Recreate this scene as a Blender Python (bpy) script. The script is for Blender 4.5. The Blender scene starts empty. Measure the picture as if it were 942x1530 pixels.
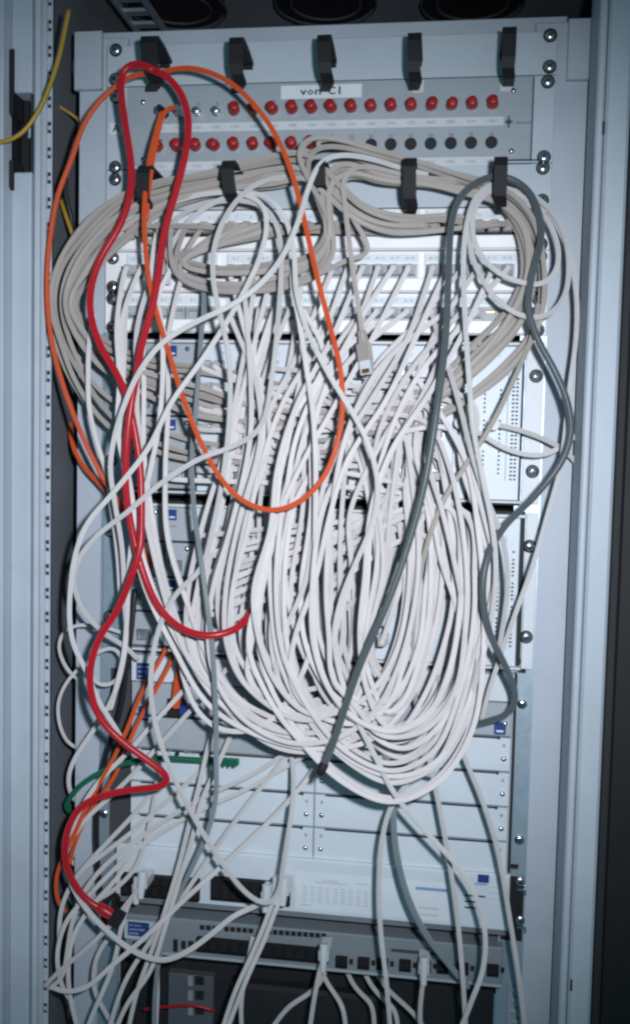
import bpy, math, random
import numpy as np
from mathutils import Vector, Matrix, kdtree
random.seed(11); rng = np.random.default_rng(11)
scene = bpy.context.scene
COL = scene.collection
# ------------------------------------------------------------------ camera
Z0 = 1.9                                   # height of the top edge of the fibre panel
CAM = np.array([0.14269706, -1.0489126, -0.38859118 + Z0])
YAW, PITCH, ROLL, FPX = 0.13481526, 0.06715258, 0.0231905, 1443.495
IW, IH = 942.0, 1530.0
cy, sy, cp, sp, cr, sr = (math.cos(YAW), math.sin(YAW), math.cos(PITCH), math.sin(PITCH), math.cos(ROLL), math.sin(ROLL))
FW = np.array([-sy*cp, cy*cp, -sp]); _r = np.array([cy, sy, 0.0]); _u = np.cross(_r, FW)
RT = cr*_r + sr*_u; UP = -sr*_r + cr*_u
cam = bpy.data.cameras.new('camera'); camo = bpy.data.objects.new('camera', cam); COL.objects.link(camo)
camo.matrix_world = Matrix(((RT[0], UP[0], -FW[0], CAM[0]), (RT[1], UP[1], -FW[1], CAM[1]), (RT[2], UP[2], -FW[2], CAM[2]), (0, 0, 0, 1)))
cam.sensor_fit = 'VERTICAL'; cam.sensor_height = 36.0; cam.lens = 36.0*FPX/IH
cam.clip_start = 0.02; cam.clip_end = 50
scene.camera = camo
# ------------------------------------------------------------------ light: the camera's flash, in a dark room
w = bpy.data.worlds.new('World'); scene.world = w; w.use_nodes = True
bg = w.node_tree.nodes['Background']; bg.inputs[0].default_value = (0.34, 0.83, 1.0, 1); bg.inputs[1].default_value = 0.12
fl = bpy.data.lights.new('flash', 'SPOT'); flo = bpy.data.objects.new('flash', fl); COL.objects.link(flo)
FLASH = CAM + 0.09*RT + 0.07*UP
flo.location = FLASH
flo.rotation_euler = (Vector((-0.055, 0.0, Z0-0.47)) - Vector(FLASH)).to_track_quat('-Z', 'Y').to_euler()
fl.energy = 48; fl.color = (0.89, 0.93, 1.0); fl.shadow_soft_size = 0.02
fl.spot_size = math.radians(77); fl.spot_blend = 1.0
vs = scene.view_settings
vs.view_transform = 'Standard'; vs.look = 'None'; vs.gamma = 1; vs.exposure = 0.0; vs.use_curve_mapping = False
scene.cycles.filter_width = 2.4
scene.cycles.max_bounces = 6

# ------------------------------------------------------------------ helpers
def P(x, y, d=0.0):
    """photo position -> point on the plane d metres in front of the rack face"""
    r = FW + RT*((x-IW/2)/FPX) - UP*((y-IH/2)/FPX)
    t = (-d - CAM[1])/r[1]
    return CAM + r*t
def PX(x, y, d=0.0): return float(P(x, y, d)[0])
def PZ(x, y, d=0.0): return float(P(x, y, d)[2])

MATS = {}
def mat(name, col, rough=0.5, metal=0.0, var=0.06, scale=40.0, bump=0.0, bscale=900.0, spec=0.5, tint=0.0, coat=0.0, dirt=None, trans=0.0):
    if name in MATS: return MATS[name]
    m = bpy.data.materials.new(name); m.use_nodes = True; nt = m.node_tree; N = nt.nodes; L = nt.links
    b = N['Principled BSDF']
    b.inputs['Roughness'].default_value = rough; b.inputs['Metallic'].default_value = metal
    b.inputs['Specular IOR Level'].default_value = spec
    if coat: b.inputs['Coat Weight'].default_value = coat
    if trans: b.inputs['Transmission Weight'].default_value = trans
    g = N.new('ShaderNodeNewGeometry')
    n = N.new('ShaderNodeTexNoise'); n.inputs['Scale'].default_value = scale; n.inputs['Detail'].default_value = 5
    L.new(g.outputs['Position'], n.inputs['Vector'])
    mr = N.new('ShaderNodeMapRange'); mr.inputs[1].default_value = 0.3; mr.inputs[2].default_value = 0.7
    mr.inputs[3].default_value = 1-var; mr.inputs[4].default_value = 1+var
    L.new(n.outputs['Fac'], mr.inputs[0])
    fac = mr.outputs[0]
    if tint:
        oi = N.new('ShaderNodeObjectInfo'); m2 = N.new('ShaderNodeMapRange')
        m2.inputs[3].default_value = 1-tint; m2.inputs[4].default_value = 1+tint*0.6
        L.new(oi.outputs['Random'], m2.inputs[0])
        mu = N.new('ShaderNodeMath'); mu.operation = 'MULTIPLY'; L.new(fac, mu.inputs[0]); L.new(m2.outputs[0], mu.inputs[1]); fac = mu.outputs[0]
    vm = N.new('ShaderNodeVectorMath'); vm.operation = 'SCALE'; vm.inputs[0].default_value = col[:3]; L.new(fac, vm.inputs['Scale'])
    out = vm.outputs[0]
    if dirt:
        n2 = N.new('ShaderNodeTexNoise'); n2.inputs['Scale'].default_value = 55; n2.inputs['Detail'].default_value = 7; n2.inputs['Roughness'].default_value = 0.7
        L.new(g.outputs['Position'], n2.inputs['Vector'])
        r2 = N.new('ShaderNodeMapRange'); r2.inputs[1].default_value = 0.58; r2.inputs[2].default_value = 0.78; r2.inputs[4].default_value = dirt
        L.new(n2.outputs['Fac'], r2.inputs[0])
        mx = N.new('ShaderNodeMix'); mx.data_type = 'RGBA'
        L.new(r2.outputs[0], mx.inputs[0]); L.new(out, mx.inputs[6]); mx.inputs[7].default_value = (col[0]*0.45, col[1]*0.42, col[2]*0.38, 1)
        out = mx.outputs[2]
    L.new(out, b.inputs['Base Color'])
    # gloss varies with handling
    mrr = N.new('ShaderNodeMapRange'); mrr.inputs[3].default_value = max(rough-0.08, 0.05); mrr.inputs[4].default_value = min(rough+0.1, 1)
    L.new(n.outputs['Fac'], mrr.inputs[0]); L.new(mrr.outputs[0], b.inputs['Roughness'])
    if bump:
        nb = N.new('ShaderNodeTexNoise'); nb.inputs['Scale'].default_value = bscale; nb.inputs['Detail'].default_value = 2
        L.new(g.outputs['Position'], nb.inputs['Vector'])
        bp = N.new('ShaderNodeBump'); bp.inputs['Strength'].default_value = bump; bp.inputs['Distance'].default_value = 0.0006
        L.new(nb.outputs['Fac'], bp.inputs['Height']); L.new(bp.outputs[0], b.inputs['Normal'])
    MATS[name] = m
    return m
def zinc(name, col):
    m = mat(name, col, rough=0.42, metal=0.6, var=0.05, scale=25)
    nt = m.node_tree; N = nt.nodes; L = nt.links
    b = N['Principled BSDF']; v = N.new('ShaderNodeTexVoronoi'); v.inputs['Scale'].default_value = 190
    g = N.new('ShaderNodeNewGeometry'); L.new(g.outputs['Position'], v.inputs['Vector'])
    bw = N.new('ShaderNodeRGBToBW'); L.new(v.outputs['Color'], bw.inputs[0])
    mr = N.new('ShaderNodeMapRange'); mr.inputs[3].default_value = 0.42; mr.inputs[4].default_value = 0.5
    L.new(bw.outputs[0], mr.inputs[0]); L.new(mr.outputs[0], b.inputs['Roughness'])
    return m
PAINT = mat('cabinet_paint', (0.46, 0.515, 0.585), 0.5, var=0.05, scale=14, bump=0.35, bscale=1400, dirt=0.18)
PANELP = mat('panel_paint', (0.50, 0.56, 0.625), 0.45, var=0.04, scale=18, bump=0.3, bscale=1600, dirt=0.14)
FIBREP = mat('fibre_panel_paint', (0.35, 0.40, 0.44), 0.45, var=0.05, scale=18, bump=0.3, bscale=1600, dirt=0.15)
PATCHP = mat('patch_panel_paint', (0.90, 0.90, 0.92), 0.42, var=0.04, scale=20, bump=0.2, bscale=1500, dirt=0.1)
CHASP = mat('chassis_paint', (0.66, 0.69, 0.73), 0.45, var=0.04, scale=20, bump=0.3, bscale=1500, dirt=0.12)
CARDP = mat('card_paint', (0.63, 0.69, 0.75), 0.45, var=0.04, scale=20, bump=0.2, bscale=1500, dirt=0.1)
GREYP = mat('switch_paint', (0.38, 0.42, 0.46), 0.45, var=0.05, scale=20, bump=0.3, bscale=1500, dirt=0.15)
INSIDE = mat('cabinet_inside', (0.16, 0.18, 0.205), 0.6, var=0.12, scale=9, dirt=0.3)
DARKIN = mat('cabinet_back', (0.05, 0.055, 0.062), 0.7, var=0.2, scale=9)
BLACK = mat('black_plastic', (0.007, 0.007, 0.009), 0.65, var=0.2, scale=60)
BLACKM = mat('black_matt', (0.012, 0.013, 0.016), 0.7, var=0.2)
GAPDARK = mat('dark_gap_strip', (0.022, 0.024, 0.028), 0.75)
ZINC = zinc('galvanised_steel', (0.40, 0.50, 0.58))
CHROME = mat('screw_steel', (0.72, 0.75, 0.78), 0.22, 1.0, var=0.05)
DULL = mat('dull_steel', (0.42, 0.45, 0.48), 0.4, 0.9, var=0.15, scale=80)
STRIP = mat('strip_paper', (0.60, 0.64, 0.68), 0.7, var=0.04)
PAPER = mat('label_paper', (0.70, 0.76, 0.81), 0.7, var=0.03)
INK = mat('ink', (0.05, 0.055, 0.07), 0.7)
INKG = mat('grey_ink', (0.26, 0.29, 0.33), 0.7)
INKP = mat('pale_ink', (0.54, 0.57, 0.62), 0.7)
BLUE = mat('badge_blue', (0.016, 0.05, 0.22), 0.4)
BLUEL = mat('pale_blue_print', (0.2, 0.34, 0.55), 0.6)
WHITE = mat('white_print', (0.72, 0.76, 0.8), 0.6)
REDCAP = mat('red_dust_cap', (0.36, 0.014, 0.016), 0.4, var=0.12)
GOLD = mat('contact_gold', (0.75, 0.5, 0.18), 0.3, 1.0)
CLEAR = mat('clear_plug', (0.62, 0.65, 0.67), 0.16, var=0.06, spec=0.7)
def pvc(name, c, rough=0.38, tint=0.12, dirt=0.15, var=0.05):
    m = mat(name, c, rough, var=var, scale=30, bump=0.12, bscale=500, tint=tint, dirt=dirt, spec=0.35)
    m.node_tree.nodes['Principled BSDF'].inputs['Diffuse Roughness'].default_value = 1.0
    return m
WHT = pvc('white_pvc', (0.645, 0.615, 0.62), tint=0.11, dirt=0.12)
TAN = pvc('beige_pvc', (0.40, 0.365, 0.34), tint=0.14, dirt=0.2)
GRY = pvc('grey_pvc', (0.56, 0.55, 0.55), tint=0.12, dirt=0.15)
DGR = pvc('dark_grey_pvc', (0.082, 0.10, 0.11), rough=0.33, tint=0.05)
MGR = pvc('mid_grey_pvc', (0.20, 0.235, 0.255), rough=0.35, tint=0.05)
BOOTG = pvc('boot_grey', (0.40, 0.42, 0.44))
REDC = pvc('red_pvc', (0.42, 0.012, 0.022), rough=0.3, tint=0.03, dirt=0.05)
ORG = pvc('orange_pvc', (0.58, 0.085, 0.022), rough=0.4, tint=0.03, dirt=0.1)
GRN = pvc('green_pvc', (0.008, 0.12, 0.065), rough=0.4, tint=0.02)
BLKC = pvc('black_pvc', (0.014, 0.015, 0.018), rough=0.4, tint=0.02)
def earth():
    m = mat('earth_wire', (0.42, 0.26, 0.03), 0.4); nt = m.node_tree; N = nt.nodes; L = nt.links
    u = N.new('ShaderNodeUVMap'); s = N.new('ShaderNodeSeparateXYZ'); L.new(u.outputs[0], s.inputs[0])
    g = N.new('ShaderNodeMath'); g.operation = 'GREATER_THAN'; g.inputs[1].default_value = 0.62; L.new(s.outputs[0], g.inputs[0])
    mx = N.new('ShaderNodeMix'); mx.data_type = 'RGBA'; L.new(g.outputs[0], mx.inputs[0])
    mx.inputs[6].default_value = (0.42, 0.25, 0.03, 1); mx.inputs[7].default_value = (0.10, 0.17, 0.04, 1)
    L.new(mx.outputs[2], N['Principled BSDF'].inputs['Base Color']); return m
EARTH = earth()

OFF = {}
def tag(o, label=None, cat=None, group=None, kind=None):
    if label: o['label'] = label
    if cat: o['category'] = cat
    if group: o['group'] = group
    if kind: o['kind'] = kind
    return o
def thing(name, loc, label, cat, group=None):
    o = bpy.data.objects.new(name, None); o.empty_display_size = 0.02; COL.objects.link(o); o.location = loc
    OFF[o] = Vector(loc); return tag(o, label, cat, group)
class MB:
    def __init__(s): s.v = []; s.f = []; s.uv = None
    def add(s, vs, fs):
        n = len(s.v); s.v += [tuple(q) for q in vs]; s.f += [tuple(i+n for i in f) for f in fs]; return s
    def box(s, x0, x1, y0, y1, z0, z1, bev=0.0):
        if x0 > x1: x0, x1 = x1, x0
        if y0 > y1: y0, y1 = y1, y0
        if z0 > z1: z0, z1 = z1, z0
        if not bev:
            return s.add([(x0,y0,z0),(x1,y0,z0),(x1,y1,z0),(x0,y1,z0),(x0,y0,z1),(x1,y0,z1),(x1,y1,z1),(x0,y1,z1)],
                         [(0,3,2,1),(4,5,6,7),(0,1,5,4),(1,2,6,5),(2,3,7,6),(3,0,4,7)])
        b = min(bev, (x1-x0)/2.01, (z1-z0)/2.01, (y1-y0)/1.01)
        # front edges (towards -y) chamfered
        return s.add([(x0+b,y0,z0+b),(x1-b,y0,z0+b),(x1-b,y0,z1-b),(x0+b,y0,z1-b),
                      (x0,y0+b,z0),(x1,y0+b,z0),(x1,y0+b,z1),(x0,y0+b,z1),
                      (x0,y1,z0),(x1,y1,z0),(x1,y1,z1),(x0,y1,z1)],
                     [(0,1,2,3),(4,5,1,0),(5,6,2,1),(6,7,3,2),(7,4,0,3),(8,9,5,4),(9,10,6,5),(10,11,7,6),(11,8,4,7),(11,10,9,8)])
    def cyl(s, c, ax, r, h, n=16, r2=None):
        """cylinder from point c along unit axis ax, length h"""
        c = Vector(c); ax = Vector(ax).normalized(); t = Vector((0,0,1)) if abs(ax.z) < 0.9 else Vector((1,0,0))
        a = ax.cross(t).normalized(); b = ax.cross(a); r2 = r if r2 is None else r2
        vs = [c + (a*math.cos(2*math.pi*i/n) + b*math.sin(2*math.pi*i/n))*r for i in range(n)]
        vs += [c + ax*h + (a*math.cos(2*math.pi*i/n) + b*math.sin(2*math.pi*i/n))*r2 for i in range(n)]
        fs = [(i, (i+1) % n, n+(i+1) % n, n+i) for i in range(n)] + [tuple(range(n))[::-1], tuple(range(n, 2*n))]
        return s.add(vs, fs)
    def lathe(s, c, ax, prof, n=16):
        """prof: list of (radius, along axis)"""
        c = Vector(c); ax = Vector(ax).normalized(); t = Vector((0,0,1)) if abs(ax.z) < 0.9 else Vector((1,0,0))
        a = ax.cross(t).normalized(); b = ax.cross(a); vs = []; fs = []
        for r, h in prof:
            vs += [c + ax*h + (a*math.cos(2*math.pi*i/n) + b*math.sin(2*math.pi*i/n))*r for i in range(n)]
        for k in range(len(prof)-1):
            fs += [(k*n+i, k*n+(i+1) % n, (k+1)*n+(i+1) % n, (k+1)*n+i) for i in range(n)]
        fs += [tuple(range(n))[::-1], tuple(range((len(prof)-1)*n, len(prof)*n))]
        return s.add(vs, fs)
    def strip(s, path, halfw, th):
        """a flat strap of half width halfw (along x), thickness th, following a path in (x,y,z)"""
        vs = []; fs = []; n = len(path)
        for i, p in enumerate(path):
            a = Vector(path[max(i-1,0)]); b = Vector(path[min(i+1,n-1)]); t = (b-a).normalized(); nrm = Vector((1,0,0)).cross(t).normalized()
            hw = halfw[i] if isinstance(halfw, (list, tuple)) else halfw; p = Vector(p)
            for sx, sn in ((-1,-1),(1,-1),(1,1),(-1,1)): vs.append(p + Vector((hw*sx,0,0)) + nrm*th*0.5*sn)
        for i in range(n-1):
            for k in range(4): fs.append((i*4+k, i*4+(k+1)%4, (i+1)*4+(k+1)%4, (i+1)*4+k))
        fs += [(3,2,1,0), tuple((n-1)*4+k for k in range(4))]
        return s.add(vs, fs)
    def mesh(s, name, m, smooth=False):
        me = bpy.data.meshes.new(name); me.from_pydata(s.v, [], s.f)
        if m: me.materials.append(m)
        if smooth:
            me.polygons.foreach_set('use_smooth', [True]*len(me.polygons))
            try: me.set_sharp_from_angle(angle=math.radians(42))
            except Exception: pass
        return me
    def build(s, name, m, parent=None, smooth=False, kind=None, label=None):
        o0 = OFF.get(parent, Vector((0,0,0))) if parent else Vector((0,0,0))
        if parent: s.v = [(v[0]-o0.x, v[1]-o0.y, v[2]-o0.z) for v in s.v]
        o = bpy.data.objects.new(name, s.mesh(name, m, smooth)); COL.objects.link(o)
        if parent: o.parent = parent; OFF[o] = o0
        else: OFF[o] = Vector((0,0,0))
        if kind: o['kind'] = kind
        if label: o['label'] = label
        return o
def inst(name, me, parent, loc, rot=None):
    """a child that shares its mesh, at a world place"""
    o = bpy.data.objects.new(name, me); COL.objects.link(o); o.parent = parent
    o.location = Vector(loc) - OFF[parent]; OFF[o] = Vector(loc)
    if rot: o.rotation_euler = rot
    return o
def text(s, size, loc, m, parent, name='lettering', align='CENTER', bold=0.0, sx=1.0):
    cu = bpy.data.curves.new('t', 'FONT'); cu.body = s; cu.size = size; cu.align_x = align; cu.align_y = 'CENTER'; cu.resolution_u = 1
    cu.offset = bold; cu.fill_mode = 'FRONT'
    to = bpy.data.objects.new('t', cu); COL.objects.link(to)
    me = bpy.data.meshes.new_from_object(to); bpy.data.objects.remove(to); bpy.data.curves.remove(cu)
    me.materials.clear(); me.materials.append(m)
    o = bpy.data.objects.new(name, me); COL.objects.link(o); o.parent = parent
    o.location = Vector(loc) - OFF[parent]; o.rotation_euler = (math.pi/2, 0, 0); o.scale = (sx, 1, 1)
    OFF[o] = Vector(loc); return o
def jack(name, wd, ht, dp, rim, m):
    """open box: a socket standing dp proud, cavity facing -y"""
    x, z, i, k = wd/2, ht/2, wd/2-rim, ht/2-rim; y = -dp; yb = -dp*0.12
    v = [(-x,y,-z),(x,y,-z),(x,y,z),(-x,y,z),(-i,y,-k),(i,y,-k),(i,y,k),(-i,y,k),(-i,yb,-k),(i,yb,-k),(i,yb,k),(-i,yb,k),(-x,0,-z),(x,0,-z),(x,0,z),(-x,0,z)]
    f = [(0,1,5,4),(1,2,6,5),(2,3,7,6),(3,0,4,7),(4,5,9,8),(5,6,10,9),(6,7,11,10),(7,4,8,11),(8,9,10,11),(12,13,1,0),(13,14,2,1),(14,15,3,2),(15,12,0,3)]
    return MB().add(v, f).mesh(name, m)
# shared small meshes
def screw_mesh(r):
    b = MB().lathe((0,0,0), (0,-1,0), [(r,0),(r,0.0008),(r*0.86,0.0017),(r*0.55,0.0024),(r*0.2,0.0027)], 16)
    return b.mesh('screw', CHROME, True)
def cross_mesh(r):
    b = MB().box(-r*0.12, r*0.12, -0.00295, -0.0015, -r*0.5, r*0.5).box(-r*0.5, r*0.5, -0.0029, -0.0015, -r*0.12, r*0.12)
    return b.mesh('cross_recess', BLACK)
SCREW_R = 0.0054
SCREW, CROSS = screw_mesh(SCREW_R), cross_mesh(SCREW_R)
WASHER = MB().lathe((0,0,0), (0,-1,0), [(0.0071,0),(0.0071,0.0008),(0.0064,0.0014),(0.0045,0.0014)], 18).mesh('washer', BLACK, True)
SMALL, SMALLX = screw_mesh(0.0030), cross_mesh(0.0030)
def screw(parent, loc, washer=True, small=False):
    a = random.uniform(0, 1.5)
    o = inst('screw', SMALL if small else SCREW, parent, (loc[0], loc[1]-(0.0014 if washer else 0), loc[2]), (0, a, 0))
    if washer:
        ws = inst('washer', WASHER, o, loc); ws.location = (0, 0.0014, 0)
    c = inst('cross_recess', SMALLX if small else CROSS, o, loc); c.location = (0, 0, 0)
    return o

# ------------------------------------------------------------------ the cabinet
XPL, XPR = PX(113, 600, 0), PX(862, 600, 0)          # outer edges of the mounting plates
ZT, ZB = Z0+0.125, Z0-1.30
cab = thing('server_cabinet', (0, 0.2, ZB), 'grey steel rack cabinet whose frame and side posts enclose all the equipment', 'cabinet')
XI = -0.2195                                          # half opening between the mounting plates
def plate(x0, x1, name):
    b = MB().box(x0, x1, 0.004, 0.010, ZB, Z0+0.055, 0.001)
    b.box(x0 if x0 < 0 else x1-0.002, x0+0.002 if x0 < 0 else x1, 0.0105, 0.05, ZB, Z0+0.055)
    return b.build(name, PAINT, cab)
plate(XPL, XI, 'mounting_plate'); plate(-XI, XPR, 'mounting_plate')
# small corner brackets at the top of the plates
bx0 = PX(150, 90, 0.006)
b = MB().box(XPL-0.003, bx0, -0.004, 0.0035, PZ(130, 135, 0), Z0+0.06, 0.0008).build('corner_bracket', PAINT, cab)
MB().box(PX(849, 100, 0.006), XPR+0.004, -0.004, 0.0035, PZ(870, 120, 0), Z0+0.055, 0.0008).build('corner_bracket', PAINT, cab)
# galvanised rails with square holes, showing beside the narrower equipment
def rail(x0, x1, name='galvanised_rail'):
    zt, zb = Z0-0.2665, ZB; hx = PX(781, 995); hw = 0.0042; yf, yb = 0.0005, 0.0035
    b = MB()
    if x0 < 0: b.box(x0, x1, yf, yb, zb, zt)
    else:                                  # two square holes under the lower ear
        zs = [PZ(781, 985), PZ(781, 992), PZ(781, 996), PZ(781, 1006), PZ(778, 1292), PZ(778, 1300)]
        b.box(x0, hx-hw, yf, yb, zb, zt); b.box(hx+hw, x1, yf, yb, zb, zt)
        for u_, l_ in ((zt, zs[0]), (zs[1], zs[2]), (zs[3], zs[4]), (zs[5], zb)): b.box(hx-hw, hx+hw, yf, yb, l_, u_)
    r = b.build(name, ZINC, cab)
    MB().box(x0+0.001, x1-0.001, 0.0037, 0.0039, zb, zt).build('rail_backing', BLACKM, r)
    return r
rail(-0.2440, -0.2197); rail(0.2150, 0.2425)
# left front post: flat face, ridge, perforated strip
dF = 0.075
def vband(xa, xb, ya, d0, d1, name, m, y0=None, y1=None, bev=0.0015):
    return MB().box(PX(xa, ya, d0), PX(xb, ya, d0), -d0, -d1, (ZB if y1 is None else y1), (ZT+0.1 if y0 is None else y0), bev).build(name, m, cab)
yl = 760
zc0, zc1 = PZ(30, 138, dF), PZ(30, 257, dF)
vband(15, 44, yl, dF, 0.05, 'post_face', PAINT, y1=zc0)
vband(15, 44, yl, dF, 0.05, 'post_face', PAINT, y0=zc1)
vband(-60, 3, yl, dF+0.02, 0.05, 'door_edge_or_dark', PAINT)
vband(3.6, 14.6, yl, dF-0.012, 0.05, 'dark_gap_strip', GAPDARK)  # dark strip stands in for the shaded gap at the door edge
vband(44.6, 46, yl, dF-0.004, 0.05, 'post_groove', GAPDARK)
vband(46.3, 56, yl, dF+0.001, 0.070, 'post_ridge', PAINT, bev=0.003)
vband(54.5, 65.5, yl, dF-0.020, 0.0515, 'post_return', PAINT)
# perforated strip
b = MB(); xs0, xs1 = PX(66, yl, 0.05), PX(74.5, yl, 0.05); z = ZT+0.1; pitch = 0.0262
while z > ZB:
    b.box(xs0, xs1, -0.05, -0.0475, z-0.0145, z, 0.0006)
    b.box(xs0, xs0+0.0012, -0.05, -0.0475, z-pitch, z-0.0146); b.box(xs1-0.001, xs1, -0.05, -0.0475, z-pitch, z-0.0146)
    b.box(xs0+0.0018, xs1-0.0014, -0.0498, -0.0475, z-0.0226, z-0.0185, 0.0005)
    z -= pitch
b.build('perforated_strip', PANELP, cab)
MB().box(xs0, xs1, -0.0465, -0.0445, ZB, ZT+0.1).build('strip_backing', BLACKM, cab)
# latch in the cut-out of the post
lt = MB().box(PX(15, 190, 0.05), PX(44, 190, 0.05), -0.052, -0.046, zc1, zc0).build('latch_recess', BLACKM, cab)
b = MB(); x0, x1 = PX(4.5, 120, dF+0.004), PX(19, 120, dF+0.004)
b.box(x0, x1, -dF-0.006, -0.05, PZ(12, 285, dF), PZ(12, 240, dF), 0.003)
b.box(x0, x1, -dF-0.006, -0.05, PZ(12, 175, dF), PZ(12, 75, dF), 0.003)
b.box(x0+0.002, x1-0.003, -dF, -0.05, PZ(12, 241, dF), PZ(12, 174, dF))
b.build('door_latch', BLACK, cab)
MB().box(PX(40, 200, 0.06), PX(50, 200, 0.06), -0.060, -0.056, PZ(45, 205, 0.06), PZ(45, 184, 0.06), 0.002).build('latch_tab', PAINT, cab)
# right front post
yr = 640
vband(864, 868, yr, dF-0.045, 0.012, 'dark_gap_strip', GAPDARK)  # dark strip stands in for the shadowed gap between plate and post
vband(868.4, 872, yr, dF-0.02, 0.012, 'post_return', INSIDE)
vband(872.3, 884, yr, dF, 0.012, 'post_ridge', PAINT, bev=0.002)
vband(884.3, 885.4, yr, dF-0.002, 0.012, 'post_groove', INSIDE)
vband(885.6, 922, yr, dF, 0.012, 'post_face', PAINT, bev=0.003)
vband(922.6, 936, yr, dF-0.02, 0.012, 'dark_gap_strip', GAPDARK)  # dark strip stands in for the darkness at the post's outer edge
vband(936.4, 990, yr, dF-0.03, 0.012, 'door_edge_or_dark', BLACK)  # black strip stands in for the unlit room beyond the post
for xx, yy in ((903, 191), (854.5, 1472)):
    p = P(xx, yy, dF); MB().box(p[0]-0.001, p[0]+0.001, -dF-0.0006, -dF+0.001, p[2]-0.006, p[2]+0.006).build('post_slot', BLACKM, cab)
# side panels, back, roof
XS = PX(65, 600, 0.03)
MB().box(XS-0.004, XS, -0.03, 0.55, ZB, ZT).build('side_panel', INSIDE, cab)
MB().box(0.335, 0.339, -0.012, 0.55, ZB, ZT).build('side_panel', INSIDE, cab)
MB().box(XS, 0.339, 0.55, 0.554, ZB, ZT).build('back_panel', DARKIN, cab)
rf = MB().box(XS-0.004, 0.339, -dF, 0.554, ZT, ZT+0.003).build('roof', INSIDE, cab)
# roof fans: guard rings seen from below
def Pz(x, y, z):
    r = FW + RT*((x-IW/2)/FPX) - UP*((y-IH/2)/FPX); t = (z-CAM[2])/r[2]; return CAM + r*t
for fx_ in (285, 497, 705):
    c = Pz(fx_, 36 if fx_ < 400 else 30, ZT); c = Vector((c[0], c[1]-0.062, ZT))
    fan = MB().cyl((c.x, c.y, ZT-0.0005), (0,0,-1), 0.056, 0.006, 32).build('roof_fan', BLACK, rf, True)
    g = MB()
    for rr in (0.058, 0.040):
        n = 40; vs = []; fs = []
        for i in range(n):
            a = 2*math.pi*i/n
            for k in range(5):
                q = 2*math.pi*k/5; R_ = rr + 0.0014*math.cos(q); vs.append((c.x+R_*math.cos(a), c.y+R_*math.sin(a), ZT-0.009+0.0014*math.sin(q)))
        for i in range(n):
            for k in range(5): fs.append((i*5+k, ((i+1)%n)*5+k, ((i+1)%n)*5+(k+1)%5, i*5+(k+1)%5))
        g.add(vs, fs)
    g.build('fan_guard', DARKIN, rf, True)
# crossbar under the roof and the ladder-like strips behind
za = PZ(471, 43, 0.002)
cb = MB().box(PX(128, 60, 0), PX(850, 45, 0), 0.012, 0.020, za-0.010, za+0.010, 0.001).build('crossbar', PAINT, cab)
MB().box(PX(128, 60, 0), PX(850, 45, 0), 0.0205, 0.05, za+0.006, za+0.009).build('crossbar_flange', ZINC, cab)
b = MB()
for k in range(9):
    x = -0.235+0.0; y = 0.03+0.034*k
    b.box(-0.248, -0.214, y, y+0.012, ZT-0.016, ZT-0.012)
b.box(-0.250, -0.246, 0.02, 0.34, ZT-0.018, ZT-0.010); b.box(-0.216, -0.212, 0.02, 0.34, ZT-0.018, ZT-0.010)
b.build('depth_strut', ZINC, cab)
# side panel bolt
p = P(100, 107, -0.06)
MB().lathe((XS, -0.02+0.08, p[2]), (1,0,0), [(0.016,0),(0.015,0.003),(0.006,0.005),(0.006,0.012),(0.003,0.014)], 20).build('earthing_bolt', ZINC, cab, True)
p = P(82, 289, 0.02)
MB().lathe((XS, -0.005, p[2]), (1,0,0), [(0.005,0),(0.005,0.006),(0.003,0.008)], 12).build('cable_stud', CHROME, cab, True)

# ------------------------------------------------------------------ hook panels
HOOKW = 0.0067
def hook(parent, xt, yt, xb, yb, d=0.062, xp=None, yp=None, w0=1.0):
    t, bt = P(xt, yt, d), P(xb, yb, d)
    xp = xp or xb; yp = yp or yb+24
    bp = P(xp, yp, 0.002)
    x = t[0]; path = [(x, -0.002, t[2]-0.006)]
    path += [(x, -0.030, t[2]-0.001), (x, -d+0.010, t[2]), (x, -d+0.003, t[2]-0.003), (x, -d, t[2]-0.010)]
    path += [(x+(bt[0]-x)*0.6, -d, bt[2]+0.012), (bt[0], -d+0.004, bt[2]+0.004), (bt[0]+0.002, -d+0.014, bt[2]-0.002), (bp[0], -0.004, max(bp[2], bt[2]-0.02))]
    hw = [HOOKW*w0]*5 + [HOOKW*w0, HOOKW*w0*0.95, HOOKW*w0*0.85, HOOKW*w0*0.8]
    h = MB().strip(path, hw, 0.0034).build('cable_hook', BLACK, parent)
    MB().box(x-0.006, x+0.006, -0.0035, -0.0006, t[2]-0.012, t[2]-0.001, 0.001).build('hook_foot', BLACK, h)
    return h
top = thing('hook_panel', (0, 0, Z0-0.0445+0.0445), 'light grey blank panel with five black hooks at the cabinet top', 'rack panel', 'cable hook panels')
MB().box(-0.2413, 0.2413, -0.002, 0.0003, Z0+0.0006, Z0+0.0440, 0.0006).build('panel', PANELP, top)
for x, y in ((173, 75), (172, 119), (823, 53), (822, 100)): screw(top, P(x, y, 0.002))
for a in ((221, 50, 226, 112), (352, 52, 353, 114), (484, 48, 486, 112), (620, 45, 619, 110), (763, 36, 760, 104)):
    hook(top, *a, w0=1.25 if a[0] < 300 else 1.0)
low = thing('hook_panel', (0, 0, Z0-0.1333), 'light grey blank panel whose black hooks hold the big beige cable coil', 'rack panel', 'cable hook panels')
MB().box(-0.2413, 0.2413, -0.002, 0.0003, Z0-0.1329, Z0-0.0895, 0.0006).build('panel', PANELP, low)
for x, y in ((172, 268), (812, 251), (811, 300)): screw(low, P(x, y, 0.002))
for a in ((214, 245, 212, 300), (340, 238, 343, 292), (477, 236, 477, 280), (613, 234, 613, 300), (750, 232, 748, 296)):
    hook(low, *a, w0=0.95, d=0.078)

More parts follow.
